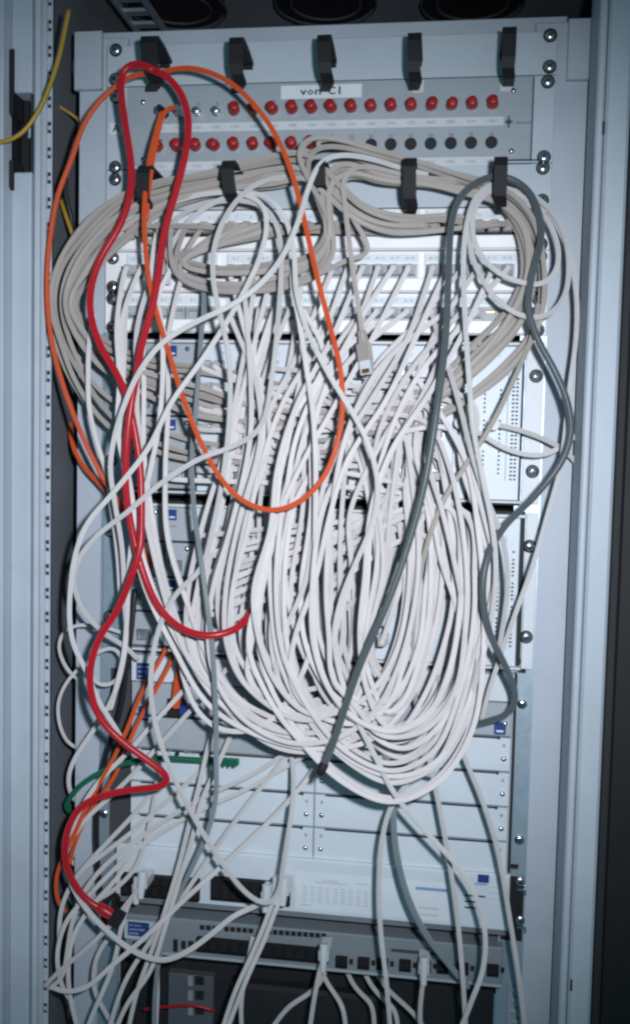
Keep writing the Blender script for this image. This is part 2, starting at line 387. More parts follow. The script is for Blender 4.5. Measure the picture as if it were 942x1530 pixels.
# ------------------------------------------------------------------ fibre panel
fib = thing('fibre_patch_panel', (0, 0, Z0-0.0889), 'grey two-row fibre panel with red dust caps and a von C1 sticker', 'patch panel')
zt, zb = Z0-0.0006, Z0-0.0884
MB().box(-0.2413, 0.2413, -0.0022, 0.0003, zb, zt, 0.0006).build('panel', PANELP, fib)
fx0, fx1 = PX(190, 190, 0.003), PX(795, 180, 0.003)
fpz1, fpz0 = zt-0.0015, zb+0.0035
MB().box(fx0, fx1, -0.0036, -0.0023, fpz0, fpz1, 0.0005).build('front_plate', FIBREP, fib)
MB().box(fx1+0.0002, fx1+0.0016, -0.0030, -0.0023, fpz0-0.002, fpz1).build('plate_edge', INK, fib)
MB().box(fx0+0.02, fx1+0.012, -0.0030, -0.0023, fpz0-0.0018, fpz0-0.0003).build('plate_edge', INK, fib)
for x, y in ((173, 145), (172, 250), (819.5, 122), (813.5, 235)): screw(fib, P(x, y, 0.0022))
for x, y in ((214, 153), (214, 238), (768, 136), (765, 226)): screw(fib, P(x, y, 0.0036), washer=False, small=True)
COUP = MB().lathe((0,0,0), (0,-1,0), [(0.0046,0),(0.0046,0.004),(0.0036,0.0042),(0.0036,0.012),(0.0030,0.0125),(0.0018,0.0125)], 14).mesh('coupler', CHROME, True)
CAP = MB().lathe((0,0,0), (0,-1,0), [(0.0054,0),(0.0054,0.009),(0.0044,0.0105),(0.0025,0.011)], 16).mesh('dust_cap', REDCAP, True)
CAPR = MB().lathe((0,0,0), (0,-1,0), [(0.0058,0),(0.0058,0.002),(0.0051,0.0022)], 16).mesh('cap_flange', REDCAP, True)
HOLE = MB().cyl((0,0,0), (0,-1,0), 0.0064, 0.0007, 24).mesh('dark_hole_disc', BLACKM, True)
cx0, cx1 = PX(240, 168, 0.004), PX(737, 153, 0.004)
cz0, cz1 = PZ(480, 161, 0.012), PZ(480, 214, 0.012)
COUPLERS = []
yF = -0.0037
for row, zc in ((0, cz0), (1, cz1)):
    # paper strip under the row
    st = MB().box(cx0-0.008, cx1+0.012, yF-0.0002, yF, zc-0.0235 if row else zc-0.0195, zc-0.0145 if row else zc-0.0105).build('label_strip', STRIP, fib)
    for i in range(18):
        x = cx0 + (cx1-cx0)*i/17
        if row == 1 and i >= 10:
            inst('dark_hole_disc', HOLE, fib, (x, yF, zc))  # black disc stands in for the dark inside of an open hole
        else:
            c = inst('coupler', COUP, fib, (x, yF, zc)); COUPLERS.append((x, zc))
            if not (row == 0 and i < 4):
                q = inst('dust_cap', CAP, c, (x, yF-0.0105, zc)); q.location = (0, -0.0085, 0); q.rotation_euler = (random.uniform(-.18, .05), 0, random.uniform(-.15, .15))
                inst('cap_flange', CAPR, c, (x, yF, zc)).location = (0, -0.0072, 0)
        text(str(i+1+18*row), 0.0052, (x, yF-0.0003, zc+0.0085 if row else zc+0.0095), INK, fib)
        text('%02d%s%d' % (1+i//2, 'AB'[i % 2], 1+row), 0.0050, (x, yF-0.0005, zc-0.019 if row else zc-0.015), INKG, st)
s0, s1 = P(420, 138, 0.004), P(541, 138, 0.004)
sk = MB().box(s0[0], s1[0], yF-0.0003, yF, s0[2]-0.0072, s0[2]+0.0068).build('name_sticker', PAPER, fib)
text('von C1', 0.0115, (PX(481, 138, 0.004), yF-0.0006, s0[2]), INK, sk, bold=0.0002, sx=1.35)
s0 = P(173, 192, 0.003); sk = MB().box(s0[0]-0.0075, s0[0]+0.0075, -0.0027, -0.0022, s0[2]-0.0062, s0[2]+0.0062).build('letter_sticker', PAPER, fib)
text('A', 0.011, (s0[0], -0.0030, s0[2]), INK, sk, bold=0.0003)
p = P(761, 182, 0.004)
MB().box(p[0]-0.0008, p[0]+0.0008, yF-0.0003, yF, p[2]-0.006, p[2]+0.006).box(p[0]-0.004, p[0]+0.004, yF-0.0002, yF, p[2]-0.0008, p[2]+0.0008).box(p[0]-0.0022, p[0]+0.0022, yF-0.00025, yF, p[2]-0.0022, p[2]+0.0022).build('maker_mark', INK, fib)
text('diamond', 0.0042, (p[0]+0.0145, yF-0.0003, p[2]-0.001), INK, fib)
for px_, py_ in ((625, 128), (757, 126)):   # clear tape
    p = P(px_, py_, 0.004); MB().box(p[0]-0.006, p[0]+0.006, yF-0.0002, yF, p[2]-0.007, p[2]+0.006).build('tape', STRIP, fib)

# ------------------------------------------------------------------ copper patch panels
JACKM = jack('port', 0.0150, 0.0132, 0.0050, 0.0014, BLACK); JACKL = jack('port', 0.0150, 0.0132, 0.0050, 0.0020, GREYP)
JPIN = MB().box(-0.0040, 0.0040, -0.0030, -0.0012, 0.0020, 0.0032).mesh('contacts', GOLD)
PORTS = [[], [], []]
gx = [PX(205, 345), PX(315, 345), PX(355, 345), PX(465, 343), PX(505, 342), PX(615, 341), PX(650, 340), PX(760, 338)]
names = ('light grey patch panel with the first row of sockets, just below the hooks',
         'light grey patch panel with the middle of the three socket rows',
         'light grey patch panel with the lowest socket row, above the first chassis')
for r in range(3):
    zt = Z0-0.13335-0.04445*r-0.0006; zb = zt-0.0434
    pp = thing('copper_patch_panel', (0, 0, zb), names[r], 'patch panel', 'copper patch panels')
    MB().box(-0.2413, 0.2413, -0.002, 0.0003, zb, zt, 0.0008).build('panel', PATCHP, pp)
    MB().box(-0.2255, 0.2255, -0.0075, -0.0022, zb+0.0008, zb+0.0145, 0.001).build('lower_lip', PATCHP, pp)
    for s in (-1, 1):
        for zz in (0.0063, 0.0381):
            if not (s > 0 and r == 0 and zz < 0.01): screw(pp, (s*0.2325, -0.002, zt-zz))
    zl = zt-0.0085; zp = zt-0.0225
    for g in range(4):
        a, c = gx[2*g], gx[2*g+1]
        hd = MB().box(a-0.0095, c+0.0095, -0.0062, -0.0022, zl-0.0062, zl+0.0062, 0.0008).build('label_holder', PATCHP, pp)
        MB().box(a-0.009, c+0.009, -0.0066, -0.0063, zl-0.0042, zl+0.0042).build('label_strip', PAPER, hd)
        MB().box(a-0.0095, c+0.0095, -0.0031, -0.0022, zp-0.0085, zp+0.0075).build('socket_frame', GREYP if r == 0 else CHASP, pp)
        for k in range(6):
            x = a+(c-a)*k/5
            j = inst('port', JACKL if r else JACKM, pp, (x, -0.0032, zp)); q = inst('contacts', JPIN, j, (x, -0.0032, zp)); q.location = (0, 0, 0)
            PORTS[r].append([x, zp, False])
            n = g*6+k+1
            text(str(n) if r == 0 else ('%s-%d' % ('AB'[r-1], n)), 0.0048, (x, -0.0069, zl), INKG, hd)

# ------------------------------------------------------------------ modular switch chassis (two)
PORTM = jack('port', 0.0135, 0.0120, 0.0045, 0.0011, DULL)
LEDM = MB().cyl((0,0,0), (0,-1,0), 0.0011, 0.0009, 8).mesh('led', BLACK)
CPORTS = []
def badge(parent, x, z, wd, ht, y, lines=None, sz=0.0035, name='badge'):
    q = MB().box(x-wd/2, x+wd/2, y-0.0004, y, z-ht/2, z+ht/2).build(name, BLUE, parent)
    if lines:
        for k, ln in enumerate(lines):
            text(ln, sz, (x-wd*0.42, y-0.0007, z+ht*0.28-k*ht*0.30), WHITE, q, align='LEFT')
    else:
        MB().box(x-wd*0.3, x+wd*0.3, y-0.0007, y-0.0004, z-ht*0.30, z-ht*0.14).build('badge_bar', WHITE, q)
    return q
def chassis(y0l, y0r, y1l, y1r, label, seed, cards):
    rnd = random.Random(seed)
    zt = (PZ(180, y0l)+PZ(790, y0r))/2; zb = (PZ(180, y1l)+PZ(790, y1r))/2
    yF = -0.012
    ch = thing('modular_switch', (0, 0, zb), label, 'network switch', 'modular switch chassis')
    x0, x1 = PX(196, (y0l+y1l)/2, 0.012), PX(783, (y0r+y1r)/2, 0.012)
    MB().box(x0, x1, -0.004, 0.35, zb, zt).build('case', BLACKM, ch)
    for s, a, c in ((-1, -0.2405, x0-0.0008), (1, x1+0.0012, 0.2405)):
        MB().box(a, c, -0.0030, 0.0002, zb+0.0015, zt-0.0015, 0.0006).build('mounting_ear', CHASP if s > 0 else ZINC, ch)
    h = zt-zb
    for s in (-1, 1):
        for zz in (0.0365, h-0.0365): screw(ch, (s*0.2325, -0.0030, zt-zz), washer=True)
    # frame lips top and bottom
    MB().box(x0, x1, -0.0150, -0.0042, zt-0.0060, zt-0.0028, 0.0008).build('top_lip', CHASP, ch)
    MB().box(x0, x1, -0.0150, -0.0042, zb+0.0024, zb+0.0050, 0.0008).build('bottom_lip', CHASP, ch)
    cz1, cz0 = zt-0.0066, zb+0.0056
    # management column at the left with small modules
    xm = PX(292, (y0l+y1l)/2, 0.012); n = 4; hh = (cz1-cz0)/n
    for k in range(n):
        for c in range(2):
            xa = x0+0.0015+c*(xm-x0)*0.5; xb = xa+(xm-x0)*0.5-0.002
            z1 = cz1-k*hh; md = MB().box(xa, xb, yF, -0.0042, z1-hh+0.0022, z1, 0.001).build('small_module', GREYP, ch)
            screw(md, ((xa+xb)/2+0.008, yF, z1-0.006), washer=False, small=True)
            MB().box(xa+0.004, xa+0.013, yF-0.0004, yF-0.0001, z1-0.022, z1-0.0205).build('lettering', INKG, md)
            if k == 0 or (k == 2 and c == 1):
                badge(md, xa+0.008, z1-0.0085, 0.010, 0.012, yF)
            else:
                j = inst('port', PORTM, md, (xa+0.014, yF, z1-hh*0.62)); CPORTS.append([xa+0.014, z1-hh*0.62, False])
    # cards
    for i, (pa, pb, kind) in enumerate(cards):
        ym = (y0r+y1r)/2
        xa, xb = PX(pa, ym, 0.012)+0.0008, PX(pb, ym, 0.012)-0.0008
        cd = MB().box(xa, xb, yF, -0.0042, cz0, cz1, 0.0008).build('card', CARDP, ch)
        text('1000', 0.0034, ((xa+xb)/2, yF-0.0004, cz1-0.010), INKG, cd)
        MB().box(xb-0.0145, xb-0.0138, yF-0.0004, yF-0.0001, cz0+0.02, cz1-0.018).build('print_line', INKG, cd)
        led = MB(); nz = int((cz1-cz0-0.05)/0.0042)
        cols = (xb-0.0085, xb-0.0045) if kind != 'one' else (xb-0.006,)
        for cx in cols:
            for q in range(nz):
                z = cz0+0.022+q*0.0042
                if q % 6 == 5 and len(cols) == 1: continue
                led.box(cx-0.0011, cx+0.0011, yF-0.0006, yF-0.0001, z-0.0010, z+0.0010)
                if q % 2: led.box(cx-0.0019, cx+0.0015, yF-0.0005, yF-0.0002, z-0.0005, z+0.0004)
        led.build('indicator_column', INK, cd, kind='stuff')
        if kind in ('ports', 'two'):
            npz = 6
            for c in range(2 if kind == 'two' else 1):
                for q in range(npz):
                    z = cz1-0.026-q*(cz1-cz0-0.05)/(npz-1); x = xa+0.0085+c*0.0150
                    j = inst('port', PORTM, cd, (x, yF, z)); CPORTS.append([x, z, False])
                    if q % 2 == 0: MB().box(x-0.006, x+0.006, yF-0.0008, yF-0.0001, z+0.0068, z+0.0078).build('port_light', GRN if rnd.random() < .4 else INKG, cd)
        if kind in ('blank', 'one') and xb-xa > 0.045:
            led = MB()
            for cx in (xa+0.0145, xb-0.0215):
                for q in range(int((cz1-cz0-0.06)/0.0046)):
                    z = cz0+0.028+q*0.0046
                    if q % 7 != 6: led.box(cx-0.0010, cx+0.0010, yF-0.0006, yF-0.0001, z-0.0010, z+0.0010)
            led.build('indicator_column', INK, cd, kind='stuff')
        if kind == 'blank':
            MB().box(xa+0.012, xa+0.020, yF-0.0004, yF-0.0001, cz1-0.046, cz1-0.034).build('lettering', INKP, cd)
    return ch, zt, zb
ch1 = chassis(503, 512, 740, 752, 'modular network switch directly below the patch panels, behind the crossing cables', 3,
              [(294, 372, 'two'), (374, 448, 'two'), (450, 520, 'ports'), (522, 578, 'ports'), (580, 640, 'two'), (642, 700, 'ports'), (702, 780, 'blank')])
ch2 = chassis(748, 762, 972, 998, 'lower modular network switch, behind the dense hanging cable bundle', 5,
              [(290, 388, 'two'), (390, 486, 'two'), (488, 560, 'ports'), (562, 640, 'ports'), (642, 705, 'one'), (707, 776, 'one')])
# chassis 3: rows of slots with blank plates
zt3 = (PZ(180, 975)+PZ(790, 1003))/2; zb3 = (PZ(180, 1268)+PZ(780, 1296))/2
slot = thing('slot_chassis', (0, 0, zb3), 'grey chassis of horizontal slots, mostly closed by blank plates with thumbscrews', 'network switch')
sx0, sx1, sxm = PX(194, 1150, 0.014), PX(764, 1150, 0.014), PX(470, 1190, 0.014)
MB().box(sx0-0.001, sx1+0.001, -0.006, 0.35, zb3, zt3).build('case', GREYP, slot)
MB().box(sx1+0.0012, sx1+0.0035, -0.014, 0.3, zb3, zt3).build('gap_shade_strip', BLACKM, slot)  # black strip stands in for the dark gap along the chassis edge
MB().box(PX(164, 1150), sx0-0.0012, 0.0, 0.30, zb3, zt3-0.02).build('gap_shade_strip', DARKIN, slot)  # dark block stands in for the shade in the gap beside the chassis
MB().box(sx0, sx1, -0.0135, -0.0062, zt3-0.030, zt3-0.0004, 0.001).build('top_band', CHASP, slot)
pt = (zt3-0.031-zb3)/5.02
yS = -0.014
for k in range(5):
    z1 = zt3-0.031-pt*k; z0 = z1-pt+0.0022
    for side in (0, 1):
        xa, xb = (sx0+0.001, sxm-0.0005) if side == 0 else (sxm+0.0005, sx1-0.001)
        grey = (k < 2 and side == 0) or (k == 0 and side == 1)
        pl = MB().box(xa, xb, yS, -0.0062, z0, z1, 0.0008).build('module_plate' if grey else 'blank_plate', GREYP if grey else CARDP, slot)
        if k > 0: MB().box(xa+0.012, xb-0.012, yS-0.0006, yS-0.0001, z1-0.0006, z1+0.0012).build('plate_groove', BLACKM, pl)
        if k > 0: MB().lathe((xb-0.013, yS, z1+0.0003), (0,-1,0), [(0.0016,0),(0.0016,0.0016)], 8).build('groove_stop', BLACK, pl)
        for sx in ((xb-0.008,) if side == 0 else (xa+0.008, xb-0.007)):
            if grey and sx == xb-0.008: continue
            screw(pl, (sx, yS, z0+pt*0.36), washer=False, small=True)
            MB().box(sx-0.0012, sx+0.0012, yS-0.0004, yS-0.0001, z0+pt*0.74-0.0016, z0+pt*0.74+0.0016).build('slot_letter', INKG, pl)
        if k == 0 and side == 1:
            badge(pl, xb-0.012, z0+0.0085, 0.0125, 0.0135, yS)
            for xx in (708, 715):
                p = P(xx, 1080, 0.02); MB().lathe((p[0], yS, p[2]), (0,-1,0), [(0.0048,0),(0.0048,0.008),(0.0036,0.010)], 14).build('connector_nut', CHROME, pl, True)
p = P(214, 1003, 0.014); badge(slot, p[0]+0.002, p[2], 0.020, 0.019, -0.0137, ('procurve', 'switch', '4000'), 0.0036)
p = P(214, 1066, 0.0145); badge(slot, p[0], p[2], 0.012, 0.016, yS-0.0002)
p = P(283, 1058, 0.016)
MB().box(p[0]-0.009, p[0]+0.009, -0.030, yS-0.0002, p[2]-0.005, p[2]+0.005, 0.002).build('blue_socket', BLUE, slot)
p = P(262, 1055, 0.016); SCP = p
MB().box(p[0]-0.009, p[0]+0.009, -0.019, yS-0.0002, p[2]-0.012, p[2]+0.008, 0.001).build('fibre_socket', BLACK, slot)
for px_, s_ in ((250, 'AC'), (283, 'M62'), (325, 'L2')):
    p = P(px_, 1124, 0.0145); text(s_, 0.0075, (p[0], yS-0.0007, p[2]), INKG, slot, bold=0.0001)
for px_ in (229, 265, 302):
    p = P(px_, 1126, 0.0145); MB().lathe((p[0], yS-0.0002, p[2]), (0,-1,0), [(0.0024,0),(0.0024,0.004),(0.0015,0.005)], 10).build('reset_button', BLACK, slot, True)

# white hub with two socket blocks
hzt = (PZ(190, 1270, 0.02)+PZ(760, 1300, 0.02))/2; hzb = (PZ(190, 1360, 0.02)+PZ(760, 1390, 0.02))/2
hub = thing('network_hub', (0, 0, hzb), 'white network hub with two socket blocks and a printed paper sheet', 'network hub')
hx0, hx1 = PX(172, 1320, 0.02), PX(762, 1345, 0.02)
yH = -0.020
MB().box(hx0, hx1, yH, 0.20, hzb+0.006, hzt, 0.002).build('case', CARDP, hub)
MB().box(hx0+0.001, hx1-0.001, yH+0.004, 0.2, hzb, hzb+0.0058).build('foot_plate', INSIDE, hub)
HP = jack('port', 0.0128, 0.0118, 0.0052, 0.0008, BLACK)
HPORTS = []
def block(parent, xl, yl_, xr, yr_, nx, nz, y, d, store, nm='socket_block'):
    a, c = P(xl, yl_, d), P(xr, yr_, d); zc = (a[2]+c[2])/2; wd = c[0]-a[0]; ht = abs(a[2]-c[2])
    bl = MB().box(a[0], c[0], y-0.0012, y-0.0001, c[2], a[2]).build(nm, BLACK, parent)
    me = jack('port', wd/nx*0.97, ht/nz*0.95, 0.005, 0.0007, BLACK)
    for i in range(nx):
        for k in range(nz):
            q = (a[0]+wd*(i+.5)/nx, c[2]+ht*(k+.5)/nz)
            inst('port', me, bl, (q[0], y-0.0013, q[1])); store.append([q[0], q[1], False])
block(hub, 183, 1302, 299, 1345, 8, 2, yH, 0.02, HPORTS)
block(hub, 317, 1308, 434, 1352, 8, 1, yH, 0.02, HPORTS)
a, c = P(442, 1298, 0.021), P(672, 1378, 0.021)
sh = MB().box(a[0], c[0], yH-0.0005, yH-0.0001, c[2], a[2]-0.003).build('printed_sheet', PAPER, hub)
b = MB(); b2 = MB()
W_, H_ = c[0]-a[0], a[2]-0.003-c[2]
for k in range(6):
    zz = c[2]+H_*(0.22+0.075*k)
    for q in range(9):
        xx = a[0]+W_*(0.05+0.05*q); b.box(xx, xx+W_*0.028, yH-0.0008, yH-0.0006, zz, zz+0.0014)
for fx_, fz, ww in ((0.18, 0.8, 0.10), (0.13, 0.74, 0.2), (0.40, 0.78, 0.08), (0.03, 0.10, 0.08), (0.80, 0.30, 0.13), (0.80, 0.12, 0.13)):
    b.box(a[0]+W_*fx_, a[0]+W_*(fx_+ww), yH-0.0008, yH-0.0006, c[2]+H_*fz, c[2]+H_*fz+0.0016)
b.build('lettering', INKP, sh, kind='stuff'); b2.box(a[0]+W_*0.78, a[0]+W_*0.98, yH-0.0008, yH-0.0006, c[2]+H_*0.78, c[2]+H_*0.86).build('blue_print', BLUEL, sh)
p = P(723, 1314, 0.021); bd = MB().box(p[0]-0.006, p[0]+0.006, yH-0.0005, yH-0.0001, p[2]-0.004, p[2]+0.005).build('badge', BLUE, hub)
MB().box(p[0]-0.009, p[0]+0.004, yH-0.0004, yH-0.0001, p[2]-0.0068, p[2]-0.0050).build('badge_line', BLUEL, hub)
b = MB()
for k in range(3):
    p = P(695, 1338+9*k, 0.021); b.box(p[0], p[0]+0.022-0.005*k, yH-0.0004, yH-0.0001, p[2]-0.001, p[2]+0.0009)
b.build('lettering', INK, hub, kind='stuff')
b = MB()
for k in range(4):
    p = P(730, 1325+9*k, 0.021); b.box(p[0], p[0]+0.020, yH-0.0004, yH-0.0001, p[2]-0.0003, p[2]+0.0003)
b.build('vent_line', INKP, hub)
# grey managed switch underneath
gzt = (PZ(190, 1374, 0.016)+PZ(750, 1408, 0.016))/2; gzb = (PZ(190, 1430, 0.016)+PZ(750, 1466, 0.016))/2
gsw = thing('network_switch', (0, 0, gzb), 'flat grey network switch with a long black socket row under the white hub', 'network switch')
gx0, gx1 = PX(186, 1400, 0.016), PX(752, 1440, 0.016); yG = -0.016
MB().box(gx0, gx1, yG, 0.25, gzb, gzt, 0.0015).build('case', mat('shaded_switch_paint', (0.22, 0.255, 0.285), 0.45, var=0.05, scale=20, bump=0.3, bscale=1500, dirt=0.15), gsw)  # darker copy of the switch paint, the low light put into its colour
MB().box(gx0, gx1, yG-0.0015, yG-0.0001, gzb, gzb+0.003, 0.0005).build('bottom_lip', GREYP, gsw)
GPORTS = []
block(gsw, 295, 1398, 492, 1437, 12, 1, yG, 0.016, GPORTS)
b = MB()
for i in range(21):
    p = P(302+i*9.1, 1386+i*0.62, 0.017)
    if i not in (3, 9): b.box(p[0]-0.0026, p[0]+0.0026, yG-0.0009, yG-0.0001, p[2]-0.0026, p[2]+0.0026)
b.build('indicator_row', BLACK, gsw)
p = P(208, 1390, 0.017); bk = MB().box(p[0]-0.018, p[0]+0.018, yG-0.0004, yG-0.0001, p[2]-0.011, p[2]+0.011).build('badge_plate', PANELP, gsw)
badge(bk, p[0]-0.001, p[2]+0.001, 0.025, 0.0165, yG-0.0005, ('procurve', 'switch 2424', 'J4093A'), 0.0036)
for xx, yy, ww, hh in ((262, 1413, 0.005, 0.014), (274, 1412, 0.005, 0.009), (285, 1414, 0.006, 0.012)):
    p = P(xx, yy, 0.017); MB().box(p[0]-ww/2, p[0]+ww/2, yG-0.0012, yG-0.0001, p[2]-hh/2, p[2]+hh/2).build('console_port', BLACK, gsw)
p = P(213, 1413, 0.017); MB().box(p[0]-0.012, p[0]+0.008, yG-0.001, yG-0.0001, p[2]-0.004, p[2]+0.004).build('console_port', BLACK, gsw)
for i, xx in enumerate((511, 544, 572, 606, 636, 662, 692, 737)):
    yy = 1436+ (xx-511)*0.055
    p = P(xx, yy, 0.017); j = inst('port', HP, gsw, (p[0], yG-0.0002, p[2])); GPORTS.append([p[0], p[2], False])
    MB().box(p[0]+0.0085, p[0]+0.0125, yG-0.0008, yG-0.0001, p[2]-0.003, p[2]+0.003).build('port_light', BLACK, gsw)
a, c = P(585, 1417, 0.017), P(660, 1426, 0.017)
MB().box(a[0], c[0], yG-0.0006, yG-0.0001, a[2]-0.004, a[2]-0.0005).build('name_bar', INK, gsw)
text('ethernet switch 10/100', 0.0036, (a[0]-0.01, yG-0.0005, a[2]+0.0035), INKG, gsw)
p = P(168, 1357, 0.02)
so = MB().box(p[0]-0.010, p[0]+0.008, -0.034, 0.0, p[2]-0.016, p[2]+0.018, 0.002).build('side_socket', BLACK, hub)
MB().box(p[0]-0.0085, p[0]-0.0065, -0.040, -0.0345, p[2]-0.015, p[2]+0.016).box(p[0]+0.003, p[0]+0.0048, -0.040, -0.0345, p[2]-0.015, p[2]+0.016).build('spring_clip', CHROME, so)
# rack nuts and black bracket beside the hub
br = MB().box(0.2175, 0.2405, -0.0028, 0.0002, PZ(779, 1405), PZ(779, 1310), 0.0006)
bro = br.build('hub_bracket', BLACK, hub)
for yy in (1317, 1375): screw(bro, P(778, yy, 0.0028), washer=False)
for yy in (1333, 1389):
    p = P(780, yy, 0.003); MB().box(p[0]-0.005, p[0]+0.005, -0.0045, -0.0029, p[2]+0.002, p[2]+0.004).box(p[0]+0.003, p[0]+0.005, -0.0044, -0.0029, p[2]-0.003, p[2]+0.0018).build('cage_nut', CHROME, bro)
for x, y in ((166, 790), (163, 928), (155, 1216), (777, 1255), (781, 1052)):
    screw(cab, P(x, y, -0.0004), washer=False)
# dark gear at the bottom
und = thing('lower_equipment', (0, 0, ZB), 'black equipment in the shade below the grey switch', 'network device')
zu = gzb-0.004
MB().box(-0.225, 0.215, 0.03, 0.3, ZB, zu-0.010).build('case', BLACKM, und)
a, c = P(252, 1452, -0.02), P(318, 1560, -0.02)
gm = MB().box(a[0], c[0], 0.018, 0.029, c[2], a[2], 0.001).build('grey_module', mat('shaded_module_grey', (0.09, 0.10, 0.115), 0.6), und)  # grey lowered so the colour carries the shade under the switch
for k in range(3):
    p = P(300, 1467+22*k, -0.015); MB().box(p[0]-0.007, p[0]+0.003, 0.0165, 0.0179, p[2]-0.005, p[2]+0.005).build('module_socket', BLACK, gm)
    p = P(284, 1467+22*k, -0.015); MB().box(p[0]-0.003, p[0]+0.003, 0.0168, 0.0179, p[2]-0.006, p[2]+0.006).build('module_light', INKG, gm)
a = P(330, 1500, 0.03); c = P(560, 1600, 0.03)
MB().box(a[0], c[0], 0.012, 0.028, c[2], a[2], 0.004).build('power_unit', BLACKM, und)
b = MB()
for k in range(5):
    p = P(768, 1476+16*k, 0.0); b.box(p[0]-0.004, p[0]+0.007, -0.003, 0.0, p[2]-0.002, p[2]+0.002)
p = P(766, 1470, 0); b.box(p[0]-0.0035, p[0]-0.0015, -0.003, 0.0, ZB, p[2]).build('notched_strip', GREYP, und)

# ------------------------------------------------------------------ cables
PLUG = MB().box(-0.0058, 0.0058, -0.0115, 0.0030, -0.0040, 0.0040, 0.0006).box(-0.003, 0.003, -0.0105, 0.0, 0.0042, 0.0054).mesh('plug', CLEAR)
def boot_mesh(m):
    b = MB(); pr = [(0.0054, 0.0046, -0.0110), (0.0052, 0.0044, -0.0150), (0.0040, 0.0038, -0.0200), (0.0034, 0.0034, -0.0260)]
    vs = []; fs = []
    for hx, hz, y in pr: vs += [(-hx,y,-hz),(hx,y,-hz),(hx,y,hz),(-hx,y,hz)]
    for k in range(3):
        for q in range(4): fs.append((k*4+q, (k+1)*4+q, (k+1)*4+(q+1)%4, k*4+(q+1)%4))
    fs += [(0,1,2,3), (12,15,14,13)]
    return b.add(vs, fs).mesh('boot', m)
BOOTS = {}
PLUGLEN = 0.024
CABLES = []
def cable(pts, r, m, label, group=None, name='network_cable', d=0.06, cat='cable', start=None, end=None, hero=0.0, fixed=False):
    """pts: (px, py[, depth]); start/end: (X, Y, Z) of a socket the cable's plug sits in"""
    w = []
    for q in pts:
        dd = q[2] if len(q) > 2 else d
        w.append(P(q[0], q[1], dd))
    pins = 0, 0
    if start is not None:
        s = np.array(start); w = [s+(0, -PLUGLEN, 0), s+(0, -PLUGLEN-0.010, -0.0015)] + w
    if end is not None:
        s = np.array(end); w = w + [s+(0, -PLUGLEN-0.010, -0.0015), s+(0, -PLUGLEN, 0)]
    CABLES.append(dict(w=np.array(w), r=r, m=m, label=label, group=group, name=name, cat=cat, start=start, end=end, fixed=fixed))
    return CABLES[-1]
def take(ports, px=None, py=None, X=None, yf=-0.0082):
    """nearest free socket to a photo position"""
    q = P(px, py, 0.005); best = None
    for p in ports:
        if p[2]: continue
        dd = abs(p[0]-q[0]) + 0.6*abs(p[1]-q[2])
        if best is None or dd < best[0]: best = (dd, p)
    if best is None: return None
    best[1][2] = True
    return (best[1][0], yf, best[1][1])
ORD = ('first second third fourth fifth sixth seventh eighth ninth tenth eleventh twelfth thirteenth fourteenth fifteenth sixteenth seventeenth eighteenth '
       'nineteenth twentieth twenty-first twenty-second twenty-third last').split()
def family(n, A, B, D, r, m, label, group, nth=None, ports=None, pstart=None, cports=None, jit=5, dj=0.012, drop=0.0, name='network_cable', tj=0.35, endplug=True, pend=None, pports=None):
    A, B, D = np.array(A, float), np.array(B, float), np.array(D, float)
    order = list(range(n)); dd = np.linspace(-1, 1, n); rng.shuffle(dd)
    k3 = max(1, round(n/3.0)); cl = np.linspace(0.04, 0.96, k3) if k3 > 1 else np.array([0.5])
    drift = [np.cumsum(rng.normal(0, 0.06, len(A))) for _ in range(k3)]; wob = [np.cumsum(rng.normal(0, jit*0.4, A.shape), 0)*0.6 for _ in range(k3)]
    for i in order:
        # strands run in small clumps that drift together
        c_ = min(int(i*k3/n), k3-1); j_ = i - int(math.ceil(c_*n/k3)); span = 1.0/k3
        t = cl[c_] + (j_-1)*span*0.30 + rng.normal(0, span*0.04)
        tt = np.clip(t + drift[c_] + np.cumsum(rng.normal(0, 0.030, len(A))), -0.07, 1.07)
        XY = A + (B-A)*tt[:, None] + wob[c_] + rng.normal(0, jit*0.2, A.shape)
        dep = np.clip(D + dd[i]*dj + rng.normal(0, 0.001, len(D)), 0.010, 0.2)
        pts = [(XY[k, 0], XY[k, 1], dep[k]) for k in range(1 if (ports is not None and ports is not PORTS[0] and ports is not CPORTS) else 0, len(A))]
        st = take(ports, XY[0, 0] + (pstart[0] if pstart else 0), XY[0, 1] + (pstart[1] if pstart else 0)) if ports else None
        en = take(pports, *pend(t)) if pports else (take(cports, XY[-1, 0], XY[-1, 1], yf=-0.0165) if cports else None)
        if st is None and ports: continue
        lb = label
        if nth and st is not None:
            rw = min(range(3), key=lambda k: min(abs(q[1]-st[2]) for q in PORTS[k])); ix = 1+min(range(24), key=lambda k: abs(PORTS[rw][k][0]-st[0]))
            lb = nth % (('top', 'middle', 'lowest')[rw], ORD[ix-1])
        cable(pts, r, m, lb, group, name, start=st, end=en)
R0 = 0.0026
# --- beige coil
SK = lambda L: L
tanA = [(690,322),(600,322),(540,298),(500,258),(455,226),(400,230),(310,250),(230,268),(165,292),(115,335),(84,395),(76,450),(88,515),(122,578),(175,632),(250,668),(340,682),(440,674),(530,660),(610,640),(690,600),(760,548),(803,492),(814,430),(812,370),(798,325),(765,292),(700,268),(640,250),(560,228),(500,212),(466,212),(452,235),(470,282),(495,330),(500,380),(472,416),(400,434),(310,430),(268,408)]
tanB = [(600,352),(560,347),(520,328),(480,292),(450,268),(420,276),(350,284),(280,298),(220,327),(165,370),(125,420),(108,455),(125,488),(165,522),(230,546),(320,560),(400,580),(470,598),(540,602),(600,592),(660,562),(715,515),(760,468),(782,420),(784,380),(775,338),(745,302),(690,284),(640,274),(570,268),(525,258),(500,268),(492,290),(490,320),(484,355),(465,382),(412,396),(340,406),(292,400),(262,390)]
